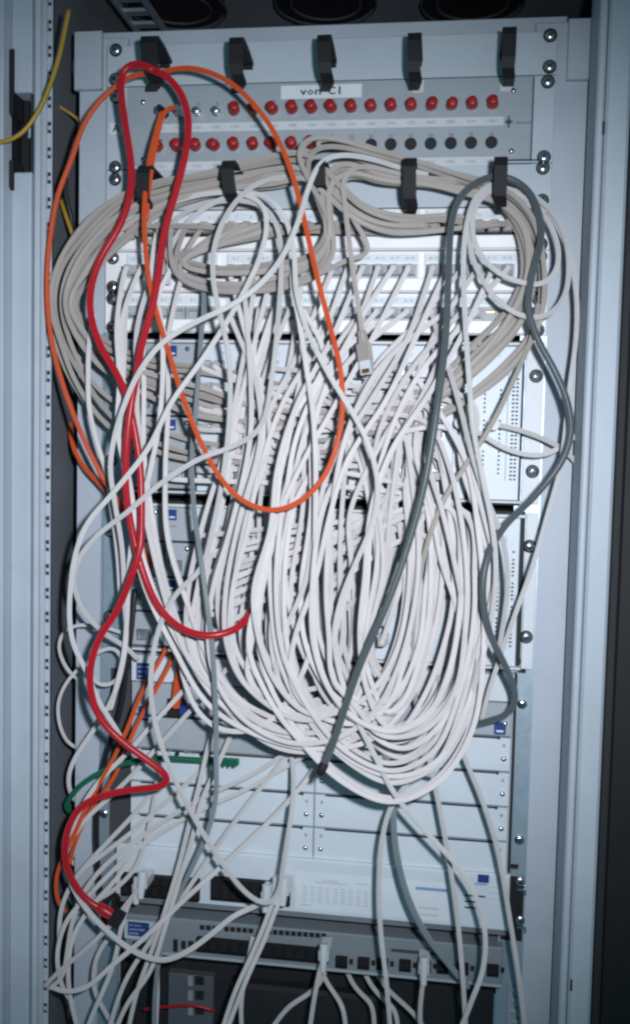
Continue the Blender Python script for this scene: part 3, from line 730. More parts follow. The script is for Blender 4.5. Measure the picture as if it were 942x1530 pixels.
tanD = [.035,.05,.06,.06,.05,.042,.038,.036,.040,.045,.045,.045,.045,.042,.04,.04,.04,.04,.04,.04,.042,.045,.045,.045,.045,.042,.038,.036,.036,.040,.048,.056,.060,.062,.060,.056,.05,.048,.045,.04]
family(12, tanA, tanB, tanD, R0, TAN, 'beige network cable wound in the big flat coil held by the black hooks', 'beige cables of the big coil',
       nth='beige network cable of the big coil, in the %s row at its %s socket', ports=PORTS[0], pstart=(20, 20), jit=4, dj=0.011, pports=PORTS[0], pend=lambda t: (260+150*t, 345))
tb = 'beige network cable '
cable([(690,268,.04),(620,266,.045),(560,252,.055),(530,250,.062),(513,268,.07),(515,300,.075),(522,360,.078),(530,420,.08),(538,470,.082),(542,500,.083)], R0, TAN,
      tb+'ending in a loose plug that hangs over the patch panels', fixed=True)
LOOSE = CABLES[-1]
cable([(805,455,.05),(797,500,.055),(765,575,.062),(735,635,.066),(700,690,.07),(660,755,.072),(632,840,.074),(618,930,.074),(617,1000,.07),(622,1050,.05),(626,1075,.03)], R0, TAN, tb+'slanting from the coil edge down through the white bundle')
cable([(480,225,.05),(470,208,.055),(500,207,.055),(560,222,.05),(630,246,.04),(700,262,.04),(740,275,.04)], R0, TAN, tb+'arching highest, over the hidden lower row of red caps')
cable([(440,428,.012),(468,412,.03),(498,398,.05),(522,386,.055),(552,380,.055),(550,365,.06),(530,330,.065),(490,270,.06),(440,262,.05),(380,262,.04)], R0, TAN, tb+'making a tight kink beside the orange cable under the coil')
# --- grey-white runs on the patch panels
WL = 'white network cable '
family(10, [(510,440),(470,500),(420,600),(380,700),(350,790),(330,880),(328,960),(350,1010),(400,1050),(460,1060),(520,1040),(560,960),(578,840),(560,720)],
           [(745,440),(690,505),(625,590),(570,680),(540,770),(526,860),(522,950),(530,1025),(555,1080),(600,1092),(645,1065),(678,1000),(690,880),(668,720)],
       [.035,.06,.075,.085,.09,.092,.092,.09,.085,.08,.075,.06,.045,.035], R0, WHT, WL+'slanting down and left from the sockets on the side of the dark grey cable', 'white cables slanting across the chassis',
       nth='white cable slanting across the chassis, plugged in the %s row, %s socket', ports=PORTS[1]+PORTS[2], pstart=(12, -20), cports=CPORTS, jit=6, dj=0.024)
family(14, [(480,445),(442,540),(407,640),(393,760),(385,880),(385,960),(410,1035),(455,1097),(514,1158),(585,1188),(652,1157),(699,1081),(716,980),(716,880),(706,780),(690,700),(666,640)],
           [(670,445),(625,560),(572,660),(552,760),(545,880),(546,950),(556,1000),(573,1042),(592,1058),(612,1035),(626,985),(638,920),(645,850),(645,780),(632,700),(610,640),(590,600)],
       [.035,.055,.065,.07,.075,.078,.08,.08,.08,.08,.078,.07,.065,.06,.05,.035,.025], R0, WHT, '', 'white cables of the deep central loop',
       nth='white cable of the deep central loop, plugged in the %s row, %s socket', ports=PORTS[1]+PORTS[2], pstart=(0, -15), cports=CPORTS, jit=6, dj=0.032)
family(10, [(398,445),(345,645),(306,790),(284,880),(274,950),(290,1015),(338,1080),(410,1132),(490,1142),(560,1108),(612,1040),(638,950),(646,850),(640,760),(615,650)],
           [(455,445),(400,640),(364,780),(345,880),(340,950),(358,1005),(402,1050),(455,1068),(510,1045),(545,985),(558,900),(562,820),(558,740),(548,680),(535,630)],
       [.035,.06,.07,.078,.082,.085,.086,.086,.085,.08,.07,.06,.05,.04,.03], R0, WHT, '', 'white cables of the shallower loop',
       nth='white cable of the shallower loop, plugged in the %s row, %s socket', ports=PORTS[1]+PORTS[2], pstart=(0, -15), cports=CPORTS, jit=6, dj=0.024)
family(8, [(188,430),(178,490),(180,570),(178,650),(192,730),(198,800),(216,880),(258,970),(310,1055),(385,1105),(465,1128),(545,1115),(605,1050),(650,900),(650,740)],
          [(262,430),(252,500),(246,600),(241,700),(247,800),(276,900),(302,970),(348,1040),(400,1070),(455,1085),(510,1075),(560,1030),(598,940),(606,820),(590,710)],
       [.035,.05,.065,.072,.076,.08,.08,.08,.082,.084,.08,.07,.06,.045,.035], R0, WHT, WL+'dropping from the sockets beside the two red cables', 'white cables beside the red cables',
       nth='white cable dropping beside the red cables, plugged in the %s row, %s socket', ports=PORTS[1]+PORTS[2], pstart=(0, -25), cports=CPORTS, jit=4, dj=0.016)
family(6, [(620,610),(628,680),(648,760),(668,840),(690,910),(694,980),(668,1050),(610,1085),(545,1080),(490,1030),(470,960),(465,880)],
           [(700,600),(700,690),(722,780),(735,850),(722,930),(695,1010),(650,1075),(590,1105),(525,1100),(470,1050),(440,980),(430,900)],
       [.035,.055,.065,.07,.07,.072,.075,.075,.072,.065,.055,.04], R0, WHT, WL+'bowing outward between the chassis cards and the tin-grey mounting ear', 'white cables bowing outward', ports=CPORTS, cports=CPORTS, jit=7, dj=0.018)
family(4, [(300,800),(292,860),(290,930),(305,1000),(345,1060),(410,1098),(480,1098),(535,1060),(560,990),(565,920)],
          [(420,800),(408,870),(400,940),(405,1000),(430,1035),(470,1040),(500,1010),(515,950),(515,880),(510,840)],
       [.03,.05,.06,.065,.07,.07,.065,.06,.045,.03], R0, WHT, WL+'looping between sockets of the lower chassis, underneath the other loops', 'white cables of the lower chassis', ports=CPORTS, cports=CPORTS, jit=8, dj=0.015)
family(5, [(455,700),(470,770),(478,850),(484,940),(500,1010),(540,1055),(590,1042),(625,980),(642,900),(640,800)],
           [(600,700),(592,770),(580,850),(574,930),(578,980),(592,1005),(606,980),(616,920),(620,860),(615,790)],
       [.03,.05,.06,.066,.068,.068,.066,.06,.05,.03], R0, WHT, WL+'hanging near plumb deep in the middle of the bundle', 'white cables plumb in the middle', ports=CPORTS, cports=CPORTS, jit=7, dj=0.018)
family(9, [(420,660),(404,760),(400,880),(412,985),(447,1075),(507,1152),(585,1192),(655,1158),(702,1080),(722,980),(722,880),(706,770)],
           [(520,660),(478,760),(462,880),(466,965),(488,1035),(530,1082),(590,1100),(640,1075),(672,1015),(688,940),(692,860),(672,760)],
       [.045,.085,.098,.1,.1,.1,.1,.098,.092,.08,.065,.04], R0, WHT, WL+'of the bundle belly, its loop lying foremost over the blank plates', 'white cables of the bundle belly', ports=CPORTS, cports=CPORTS, jit=4, dj=0.016)

# --- single cables, traced one by one
RR = 0.0036
cable([(232,108,.066),(215,96,.072),(196,93,.075),(182,102,.075),(180,128,.072),(188,190,.07),(197,250,.07),(195,290,.072),(180,335,.076),(150,387,.08),(136,430,.085),(135,470,.09),(150,517,.095),(172,555,.1),(190,595,.103),(200,640,.103),(209,690,.10),(213,740,.098),(212,785,.105),(207,820,.115),(195,862,.115),(175,912,.112),(150,950,.11),(136,990,.108),(135,1032,.106),(150,1075,.104),(185,1110,.1),(225,1140,.096),(250,1160,.092),(253,1169,.09),(240,1175,.088),(205,1179,.085),(160,1187,.08),(122,1204,.078),(102,1238,.075),(97,1285,.075),(112,1325,.075),(135,1350,.072),(152,1358,.07)], RR, REDC,
      'glossy red cable zigzagging down to a plug beside the white hub', fixed=True)
REDA = CABLES[-1]
cable([(225,105,.058),(240,108,.066),(258,122,.072),(275,150,.075),(282,190,.076),(275,240,.078),(262,290,.08),(246,345,.084),(238,400,.087),(229,455,.09),(214,512,.095),(202,562,.11),(193,615,.114),(188,670,.112),(187,725,.108),(195,775,.1),(204,815,.098),(213,850,.1),(235,903,.106),(268,938,.112),(310,951,.114),(348,943,.11),(372,920,.09),(380,890,.06),(384,850,.035)], RR, REDC,
      'glossy red cable curling up into the white bundle in the middle', fixed=True)
RO = 0.0026
cable([(228,106,.054),(205,104,.062),(165,132,.066),(128,180,.066),(106,240,.066),(86,292,.066),(73,370,.066),(70,430,.066),(76,505,.066),(96,582,.066),(130,668,.064),(160,725,.06),(182,755,.05),(205,800,.045),(225,838,.045),(245,870,.045),(262,930,.04),(266,980,.04),(264,1030,.038),(262,1052,.034)], RO, ORG,
      'orange fibre cable bowing out past the cabinet side into the small fibre socket', fixed=True, name='fibre_cable')
cable([(243,166,.026),(238,172,.045),(232,195,.06),(224,225,.07),(218,270,.076),(215,320,.08),(217,370,.083),(223,422,.084),(236,472,.084),(252,522,.086),(272,590,.1),(297,656,.112),(327,712,.118),(365,750,.12),(410,763,.12),(455,745,.12),(487,708,.12),(506,655,.119),(512,600,.116),(508,548,.11),(492,482,.1),(471,400,.092),(451,312,.088),(435,255,.084),(414,205,.08),(385,162,.076),(342,122,.07),(290,101,.066),(250,101,.06),(226,105,.052)], RO, ORG,
      'orange fibre cable in a wide teardrop loop across the centre', fixed=True, name='fibre_cable')
cable([(271,165,.024),(266,157,.036),(254,155,.04),(245,162,.042),(238,185,.05),(231,215,.058),(226,250,.064),(221,290,.068),(219,330,.07)], RO*0.9, ORG,
      'short orange fibre cable from the second coupler joining its neighbour', fixed=True, name='fibre_cable')
cable([(104,632,-.05),(106,658,-.01),(112,682,.02),(125,702,.026),(146,722,.03),(172,752,.03),(200,790,.03),(225,850,.03)], RO, ORG, 'short stretch of orange fibre cable behind the bowed one, over the mounting plate', name='fibre_cable')
cable([(250,965,.05),(240,985,.055),(224,1010,.06),(205,1048,.062),(190,1088,.06),(170,1132,.055),(150,1168,.05),(128,1208,.048),(112,1245,.046),(94,1280,.046),(83,1310,.046),(80,1335,.046),(86,1355,.04),(98,1362,.03)], RO*0.85, ORG, 'orange fibre cable behind the red one, hooking round at the plate edge', name='fibre_cable')
cable([(262,970,.042),(254,992,.046),(240,1018,.048),(219,1054,.05),(200,1092,.05),(182,1134,.046),(163,1172,.042),(134,1212,.04),(112,1258,.036),(104,1290,.03)], RO*0.85, ORG, 'orange fibre cable running close beside another, ending above the red plug', name='fibre_cable')
cable([(118,1222,-.03),(98,1208,.0),(104,1192,.025),(122,1172,.04),(150,1155,.046),(190,1141,.044),(235,1133,.04),(290,1135,.036),(330,1137,.034)], 0.0030, GRN, 'green cable with a flat green connector lying over the grey slot module')
GREEN = CABLES[-1]
cable([(482,1148,.135),(492,1128,.134),(507,1085,.132),(538,995,.13),(578,905,.126),(608,822,.118),(635,722,.116),(655,602,.112),(667,500,.1),(671,400,.09),(677,322,.076),(692,290,.066),(720,270,.055),(750,266,.048),(788,283,.055),(808,325,.062),(809,362,.066),(796,410,.07),(790,460,.072),(805,508,.074),(832,558,.074),(850,605,.072),(854,648,.07),(840,690,.068),(800,740,.066),(752,790,.085),(728,838,.1),(722,890,.105),(733,948,.1),(758,1000,.08),(771,1042,.06),(760,1066,.05),(725,1080,.042),(706,1085,.03)], 0.0034, DGR,
      'thick dark grey cable draped over the last hook, ending in a black tip', fixed=True)
DARK = CABLES[-1]
# light grey loops at the last hook
g4 = 'light grey network cable '
cable([(770,292,.046),(745,277,.045),(716,288,.052),(699,330,.06),(693,400,.075),(696,480,.086),(701,560,.09),(708,640,.092),(722,715,.094),(737,790,.095),(742,850,.095),(735,925,.093),(715,1005,.09),(692,1080,.085),(662,1140,.075),(640,1160,.06)], R0, GRY, g4+'from the last hook straight down past the chassis edge', fixed=True)
cable([(815,318,.045),(770,288,.044),(740,284,.046),(715,300,.055),(706,335,.062),(714,372,.066),(740,403,.068),(780,422,.064),(812,425,.06),(832,405,.058),(836,378,.055),(826,340,.052),(806,312,.048),(778,300,.04)], R0, GRY, g4+'in the smaller loop hung on the last hook', fixed=True)
cable([(800,300,.04),(762,282,.04),(728,288,.046),(706,320,.052),(702,362,.06),(718,412,.066),(748,452,.068),(788,474,.066),(822,470,.062),(845,442,.058),(851,402,.055),(844,350,.05),(818,308,.046),(785,285,.04)], R0, GRY, g4+'in the larger loop hung on the last hook', fixed=True)
cable([(775,280,.036),(812,305,.042),(848,366,.05),(862,435,.05),(862,500,.05),(852,580,.05),(846,640,.05),(837,705,.052),(820,765,.055),(797,845,.06),(770,920,.062),(746,990,.06),(728,1045,.045),(720,1078,.03)], R0*0.95, GRY, g4+'skirting the cabinet post and crossing the mounting ear', fixed=True)
cable([(738,634,.032),(760,638,.036),(800,650,.034),(838,668,.03),(856,684,.014),(868,700,.004),(880,716,.0)], R0, GRY, g4+'leading sideways from a stubby connector on the last card')
cable([(688,632,.030),(715,645,.04),(740,662,.042),(775,677,.04),(815,680,.036),(845,664,.026),(862,650,.008),(876,640,.0)], R0, GRY, g4+'crossing the last card just under the stubby connector')
cable([(645,465,.03),(652,490,.045),(668,540,.06),(690,615,.075),(706,680,.082),(728,745,.084),(752,805,.084),(760,870,.08),(750,950,.06),(742,1000,.04)], R0, GRY, g4+'crossing under the dark grey cable toward the chassis edge')
# white foreground runs
cable([(640,262,.04),(600,252,.046),(555,238,.056),(510,232,.066),(480,242,.076),(462,278,.086),(446,330,.098),(421,385,.108),(388,425,.115),(345,456,.12),(290,482,.122),(240,514,.122),(206,558,.122),(182,612,.12),(169,655,.115),(164,700,.105),(172,752,.09),(183,820,.075),(186,900,.065),(188,950,.06),(182,1000,.05),(165,1050,.045),(140,1090,.04),(112,1130,.036),(101,1160,.02),(104,1186,.0),(120,1204,-.03)], R0, GRY, g4+'sweeping from the beige arch across both red cables', fixed=True)
cable([(610,268,.03),(540,256,.036),(475,258,.042),(440,264,.048),(412,267,.055),(372,281,.075),(338,320,.09),(319,370,.1),(318,420,.105),(329,470,.105),(342,530,.102),(344,600,.1),(335,700,.098),(318,790,.095),(300,850,.098),(262,888,.104),(238,935,.108),(227,985,.108),(225,1035,.106),(234,1090,.103),(255,1150,.1),(288,1218,.097),(325,1280,.094),(362,1328,.088),(388,1347,.085),(405,1350,.085),(416,1335,.085),(424,1290,.084),(431,1245,.08),(437,1195,.07),(438,1150,.05),(434,1120,.035)], R0, GRY, g4+'sagging to a hairpin before the hub', fixed=True)
cable([(192,352,.03),(215,328,.036),(255,304,.042),(310,290,.05),(360,290,.056),(394,308,.065),(398,345,.075),(388,385,.085),(370,425,.092),(345,470,.1),(300,540,.11),(255,602,.118),(222,668,.12),(170,735,.115),(130,782,.11),(112,830,.105),(105,880,.1),(103,925,.096),(110,965,.09),(128,1003,.085),(146,1048,.075),(172,1090,.06),(190,1120,.04)], R0, GRY, g4+'bowing out over the mounting plate, under the red', fixed=True)
cable([(243,410,.02),(243,360,.032),(268,322,.04),(315,303,.045),(360,300,.05),(398,312,.06),(416,345,.07),(420,400,.08),(416,470,.086),(407,560,.088),(390,640,.09),(340,670,.112),(300,684,.12),(240,722,.122),(190,765,.118),(145,800,.11),(115,838,.1),(110,870,.09),(120,905,.08),(148,942,.07),(185,968,.055),(205,985,.03)], R0, GRY, g4+'crossing the dark run and curling round at the plate', fixed=True)
cable([(252,425,.02),(255,370,.032),(285,328,.04),(330,298,.05),(372,288,.056),(402,297,.062),(428,330,.072),(440,385,.085),(442,430,.095),(456,485,.105),(490,556,.114),(528,618,.118),(554,672,.118),(565,725,.114),(558,780,.11),(535,835,.108),(512,890,.105),(500,950,.1),(512,1020,.104),(532,1070,.108),(562,1132,.108),(592,1190,.105),(640,1246,.1),(690,1302,.094),(716,1350,.09),(726,1400,.086),(722,1450,.082),(706,1495,.078),(688,1540,.07)], R0, GRY, g4+'slanting long before the bundle to the bottom bow', fixed=True)
cable([(436,395,.06),(437,430,.08),(447,480,.095),(458,550,.105),(468,620,.11),(472,700,.11),(471,800,.108),(470,900,.1),(462,980,.096),(440,1030,.095),(410,1072,.094),(370,1092,.092),(330,1090,.09),(300,1070,.088),(280,1035,.084),(268,990,.075),(262,950,.06),(255,900,.045)], R0, WHT, WL+'hanging plumb in the middle, then drawn back to the side', fixed=True)
cable([(235,345,.02),(228,370,.05),(226,420,.07),(240,480,.08),(243,560,.086),(236,640,.09),(220,720,.088),(200,790,.08),(192,860,.07),(190,920,.066),(184,980,.06),(172,1030,.05),(165,1060,.03)], R0, WHT, WL+'running down along the galvanised rail behind the red crossing', fixed=True)
cable([(140,470,.05),(135,490,.055),(131,560,.06),(133,610,.06),(144,660,.06),(160,715,.06),(168,760,.055),(176,830,.05),(180,900,.045)], R0, WHT, WL+'coming out under the red cable and hanging before the beige coil')
# mid grey plumb cable
cable([(304,420,.03),(303,450,.05),(299,520,.056),(294,600,.06),(287,680,.07),(290,760,.085),(300,835,.1),(309,905,.108),(318,980,.11),(322,1060,.11),(323,1140,.1),(322,1195,.09),(312,1240,.08),(290,1290,.07),(262,1350,.06),(240,1420,.055),(232,1480,.05),(230,1540,.045)], R0, MGR, 'slate grey network cable hanging plumb beside the orange loop', fixed=True)
cable([(560,1080,.05),(582,1150,.056),(588,1215,.07),(590,1255,.075),(606,1330,.078),(635,1395,.075),(668,1440,.065),(690,1465,.045),(700,1475,.03)], 0.0032, MGR, 'slate grey network cable bending across the printed sheet to the grey switch', fixed=True)
cable([(660,1080,.05),(630,1140,.06),(602,1180,.07),(585,1205,.076),(572,1250,.08),(567,1320,.08),(569,1390,.08),(577,1460,.076),(584,1540,.07)], R0, GRY, g4+'falling plumb before the printed sheet, from the loop bottom', fixed=True)
cable([(612,1010,.045),(632,1090,.05),(646,1155,.06),(660,1220,.066),(674,1300,.07),(685,1380,.07),(692,1460,.068),(697,1540,.06)], R0, GRY, g4+'falling across the printed blue heading', fixed=True)
cable([(655,1010,.05),(676,1080,.052),(694,1130,.056),(720,1192,.062),(744,1268,.066),(762,1370,.066),(776,1460,.06),(786,1545,.055)], R0, GRY, g4+'falling past the black bracket at the chassis edge', fixed=True)
cable([(475,1140,.04),(462,1162,.055),(420,1210,.065),(352,1276,.072),(280,1340,.076),(215,1402,.08),(170,1440,.078),(125,1478,.07),(90,1484,.06),(76,1476,.05),(68,1480,.035)], R0, GRY, g4+'slanting from the loop across the hub to the plate foot', fixed=True)
cable([(96,1262,.05),(100,1305,.06),(118,1345,.068),(155,1388,.075),(200,1424,.08),(240,1437,.084),(275,1426,.085),(312,1400,.082),(348,1372,.076),(385,1354,.06),(398,1342,.05)], R0*1.1, GRY, 'shiny light grey network cable sagging before the blue badge', fixed=True)
SAG = CABLES[-1]
# lower tangle, each traced
low_l = [
 ([(500,1070,.045),(450,1110,.04),(405,1140,.036),(360,1165,.035),(310,1188,.04),(255,1220,.045),(195,1262,.05),(150,1300,.05),(118,1345,.05),(102,1400,.05),(92,1460,.05),(70,1480,.045)], 'under the long sag, reaching the plate foot'),
 ([(520,1085,.04),(470,1120,.036),(425,1147,.034),(370,1178,.034),(300,1210,.04),(230,1250,.046),(180,1290,.05),(140,1330,.05),(100,1375,.05),(84,1430,.05),(92,1480,.045),(110,1500,.04)], 'looping low over the plate, next to the perforated strip'),
 ([(372,1030,.03),(355,1075,.035),(340,1110,.04),(322,1150,.05),(300,1200,.056),(288,1250,.06),(270,1310,.062),(248,1380,.065),(225,1450,.065),(190,1500,.06),(170,1545,.055)], 'dropping across the first hub sockets'),
 ([(330,1040,.03),(319,1085,.035),(310,1120,.04),(298,1170,.05),(283,1230,.055),(268,1290,.058),(250,1350,.06),(225,1425,.06),(205,1480,.058),(190,1545,.055)], 'next to the slate grey one, crossing the first hub sockets'),
 ([(335,940,.05),(300,1000,.052),(262,1045,.05),(225,1085,.046),(190,1125,.046),(150,1165,.05),(125,1200,.05),(106,1240,.04),(104,1268,.01),(118,1288,-.03)], 'slanting under the green cable'),
 ([(350,985,.05),(310,1035,.052),(275,1072,.05),(245,1105,.046),(205,1150,.046),(165,1190,.05),(128,1224,.05),(106,1262,.02),(104,1284,-.005),(122,1300,-.03)], 'slanting under the red bend'),
 ([(300,1150,.02),(270,1180,.03),(235,1210,.036),(195,1245,.04),(160,1272,.04),(122,1302,.035),(100,1332,.012),(112,1354,-.03)], 'in the tangle above the red plug'),
 ([(205,1330,.045),(190,1352,.055),(180,1385,.06),(172,1430,.062),(158,1470,.062),(140,1510,.06),(125,1550,.05)], 'falling from the first hub sockets'),
 ([(212,1322,.05),(190,1350,.06),(160,1388,.066),(120,1425,.064),(85,1455,.06),(66,1474,.05)], 'slanting from the first hub sockets to the perforated strip'),
 ([(238,1140,.02),(232,1180,.03),(225,1220,.035),(215,1265,.036),(200,1300,.036),(170,1330,.036),(128,1356,.03),(102,1374,.01),(116,1392,-.03)], 'running down before the blank plates'),
 ([(413,1330,.05),(405,1355,.062),(392,1390,.066),(375,1430,.068),(352,1480,.068),(330,1545,.06)], 'falling from the second hub sockets'),
 ([(424,1332,.05),(410,1365,.064),(395,1405,.07),(372,1455,.072),(350,1510,.07),(335,1550,.066)], 'crossing another as it falls from the second hub sockets'),
 ([(160,1405,.03),(148,1420,.036),(138,1450,.04),(140,1485,.04),(155,1510,.036),(175,1545,.03)], 'hugging the black rack post near the floor of the picture'),
 ([(484,1430,.05),(478,1450,.055),(470,1490,.058),(462,1545,.055)], 'falling from the lone plug of the grey switch'),
 ([(490,1440,-.01),(482,1462,.0),(464,1484,.02),(430,1510,.036),(400,1545,.034)], 'slanting in the dark below the long black socket row'),
 ([(478,1440,-.01),(486,1464,.0),(502,1490,.02),(512,1515,.036),(518,1550,.034)], 'bowing in the dark below the lone plug'),
 ([(515,1440,-.01),(526,1466,.0),(544,1490,.02),(556,1510,.036),(560,1550,.034)], 'bowing in the dark beside the plumb one'),
 ([(634,1450,.05),(632,1475,.055),(628,1510,.055),(630,1550,.05)], 'falling from the small plug of the grey switch'),
 ([(556,1440,-.01),(572,1470,.0),(596,1496,.012),(622,1520,.02),(650,1560,.02)], 'short and slanted in the dark under the small sockets'),
 ([(237,1410,-.01),(236,1450,.0),(234,1490,.02),(232,1550,.03)], 'hanging dark before the grey module'),
 ([(190,1290,.03),(170,1318,.04),(140,1350,.046),(112,1392,.05),(100,1440,.05),(104,1490,.046),(118,1545,.04)], 'arching over the mounting plate beside the red plug'),
 ([(245,1160,.02),(215,1200,.028),(178,1240,.034),(138,1282,.038),(108,1318,.04),(90,1362,.04),(88,1412,.036)], 'slanting to the perforated strip above the orange hook'),
 ([(500,1060,.04),(455,1105,.034),(412,1150,.034),(372,1200,.036),(335,1250,.04),(300,1300,.044),(262,1356,.05),(222,1410,.055),(186,1468,.055),(160,1545,.05)], 'crossing the blue badge on its way down'),
 ([(540,1440,-.01),(553,1468,.0),(575,1494,.015),(590,1512,.028),(596,1550,.024)], 'short and bowed between the plumb one and the small plug'),
 ([(378,1400,.03),(368,1450,.034),(360,1500,.034),(362,1550,.03)], 'hanging in shade behind the falling pair'),
]
for pts, s in low_l:
    cable(pts, R0*0.97, GRY, 'grey-white network cable '+s)
# thin loops at the cabinet side
cable([(192,950,.02),(170,940,.02),(148,935,.022),(120,934,.03),(95,942,.034),(83,968,.036),(88,993,.036),(102,1008,.02),(114,1014,-.005),(130,1020,-.03)], R0*0.75, GRY, 'thin grey cable making the upper small loop out of the side gap')
cable([(118,998,.03),(98,1020,.034),(84,1050,.036),(82,1078,.036),(92,1102,.02),(106,1114,-.005),(124,1122,-.03)], R0*0.75, GRY, 'thin grey cable making the lower small bow out of the side gap')
cable([(128,985,.03),(148,974,.036),(170,968,.04),(181,985,.042),(178,1010,.042),(160,1026,.04),(142,1022,.036),(132,1005,.03)], R0*0.8, GRY, 'thin grey cable coiled once over the galvanised rail')
# black lead down the rail
cable([(202,880,.02),(197,930,.026),(190,990,.028),(180,1060,.028),(158,1130,.026),(148,1180,.026),(144,1240,.026),(147,1300,.026),(150,1345,.03)], 0.0028, BLKC, 'black cable running down the galvanised rail to the red plug', name='power_cable')
# earth wires
RE = 0.0024
cable([(103,15,.085),(98,40,.085),(90,80,.086),(80,112,.088),(68,145,.09),(52,175,.092),(32,200,.094),(8,212,.096),(-20,214,.098)], RE, EARTH, 'green and yellow earth wire curving to the door at the cabinet top', name='earth_wire', cat='wire', fixed=True)
cable([(82,154,-.01),(92,160,0.0),(104,166,0.0),(114,180,-.02),(118,200,-.05)], 0.0018, EARTH, 'thin green and yellow earth wire just inside the cabinet side', name='earth_wire', cat='wire', fixed=True)
cable([(84,290,0.0),(90,310,.01),(96,330,.012),(104,350,.01),(112,380,.0),(116,410,-.02)], 0.0024, EARTH, 'green and yellow earth wire behind the coil at the cabinet side', name='earth_wire', cat='wire', fixed=True)
cable([(86,290,.0),(88,262,.004),(94,250,.004),(97,268,.004),(95,292,.004),(102,318,.004),(108,350,-.01)], 0.0026, BLKC, 'black wire looped behind the orange one at the cabinet side', name='earth_wire', cat='wire', fixed=True)
cable([(215,1508,.0),(245,1506,.005),(285,1505,.008),(320,1510,.0)], 0.0015, REDC, 'thin red wire in the dark under the switch', name='thin_wire', cat='wire', fixed=True)

# ---- curves, then push crossing cables apart in depth
def spline(w, step=0.0055):
    w = np.array(w); n = len(w); out = []
    ext = np.vstack([2*w[0]-w[1], w, 2*w[-1]-w[-2]])
    for i in range(1, n):
        p0, p1, p2, p3 = ext[i-1], ext[i], ext[i+1], ext[i+2]
        d1 = max(np.linalg.norm(p1-p0), 1e-5)**.5; d2 = max(np.linalg.norm(p2-p1), 1e-5)**.5; d3 = max(np.linalg.norm(p3-p2), 1e-5)**.5
        m1 = (p1-p0)/d1 - (p2-p0)/(d1+d2) + (p2-p1)/d2; m2 = (p2-p1)/d2 - (p3-p1)/(d2+d3) + (p3-p2)/d3
        m1 = m1*d2; m2 = m2*d2; k = max(2, int(d2*d2/0.004))
        for t in np.linspace(0, 1, k, endpoint=False):
            out.append((2*t**3-3*t**2+1)*p1 + (t**3-2*t**2+t)*m1 + (-2*t**3+3*t**2)*p2 + (t**3-t**2)*m2)
    out.append(w[-1]); out = np.array(out)
    s = np.concatenate([[0], np.cumsum(np.linalg.norm(np.diff(out, axis=0), axis=1))])
    m = max(6, int(s[-1]/step)); q = np.linspace(0, s[-1], m)
    return np.stack([np.interp(q, s, out[:, k]) for k in range(3)], 1)
for c in CABLES:
    p = spline(c['w'])
    if len(p) > 12:                       # ease corners a little
        for _ in range(3): p[1:-1] = p[1:-1]*0.5 + (p[:-2]+p[2:])*0.25
    c['p'] = p
ALL = np.vstack([c['p'] for c in CABLES]); IDX = np.concatenate([[i]*len(c['p']) for i, c in enumerate(CABLES)])
RAD = np.concatenate([[c['r']]*len(c['p']) for c in CABLES]); Y0 = ALL[:, 1].copy()
STIFF = np.concatenate([[0.35 if c['fixed'] else 1.0]*len(c['p']) for c in CABLES])
starts = np.concatenate([[0], np.cumsum([len(c['p']) for c in CABLES])])
endw = np.ones(len(ALL))
for i, c in enumerate(CABLES):
    a, b_ = starts[i], starts[i+1]; n = b_-a; k = np.minimum(np.arange(n), np.arange(n)[::-1]); f = np.clip(k/6.0, 0, 1)
    if c['start'] is not None or c['end'] is not None:
        g = np.ones(n)
        if c['start'] is not None: g = np.minimum(g, np.clip(np.arange(n)/6.0, 0, 1))
        if c['end'] is not None: g = np.minimum(g, np.clip(np.arange(n)[::-1]/6.0, 0, 1))
        f = g
    else: f = np.ones(n)
    endw[a:b_] = f
# neighbours in the picture plane stay the same while only depth moves
kd2 = kdtree.KDTree(len(ALL))
for i in range(len(ALL)): kd2.insert((ALL[i, 0], 0.0, ALL[i, 2]), i)
kd2.balance()
PI_, PJ_ = [], []
for i in range(len(ALL)):
    ci = IDX[i]
    for co, j, dd in kd2.find_range((ALL[i, 0], 0.0, ALL[i, 2]), RAD[i]+0.0037):
        if j > i and IDX[j] != ci: PI_.append(i); PJ_.append(j)
PI_ = np.array(PI_); PJ_ = np.array(PJ_)
dx2 = (ALL[PI_, 0]-ALL[PJ_, 0])**2 + (ALL[PI_, 2]-ALL[PJ_, 2])**2
rs = (RAD[PI_]+RAD[PJ_])*0.98
need = np.sqrt(np.clip(rs*rs-dx2, 0, None)); ok = need > 0
PI_, PJ_, need = PI_[ok], PJ_[ok], need[ok]
sgn = np.sign(Y0[PI_]-Y0[PJ_]); sgn[sgn == 0] = 1
Yv = Y0.copy()
for it in range(90):
    gap = (Yv[PI_]-Yv[PJ_])*sgn
    push = np.clip(need-gap, 0, 0.004)*0.5*sgn
    acc = np.zeros_like(Yv); cnt = np.zeros_like(Yv)
    np.add.at(acc, PI_, push*STIFF[PI_]); np.add.at(acc, PJ_, -push*STIFF[PJ_])
    np.add.at(cnt, PI_, (push != 0)); np.add.at(cnt, PJ_, (push != 0))
    Yv += acc/np.maximum(cnt, 1)**0.5*0.8*endw
    if True:
        for i in range(len(CABLES)):
            a, b_ = starts[i], starts[i+1]; s = Yv[a:b_]; q = s.copy(); q[1:-1] = 0.5*s[1:-1]+0.25*(s[:-2]+s[2:])
            Yv[a:b_] = s + (q-s)*0.8*endw[a:b_]
    lim = -(0.0185 + RAD)                      # not into the equipment
    inside = (ALL[:, 2] < Z0-0.26) & (ALL[:, 0] > -0.215) & (ALL[:, 0] < 0.222) & (endw >= 1) & (Y0 < -0.0205)
    Yv = np.where(inside & (Yv > lim), lim, Yv)
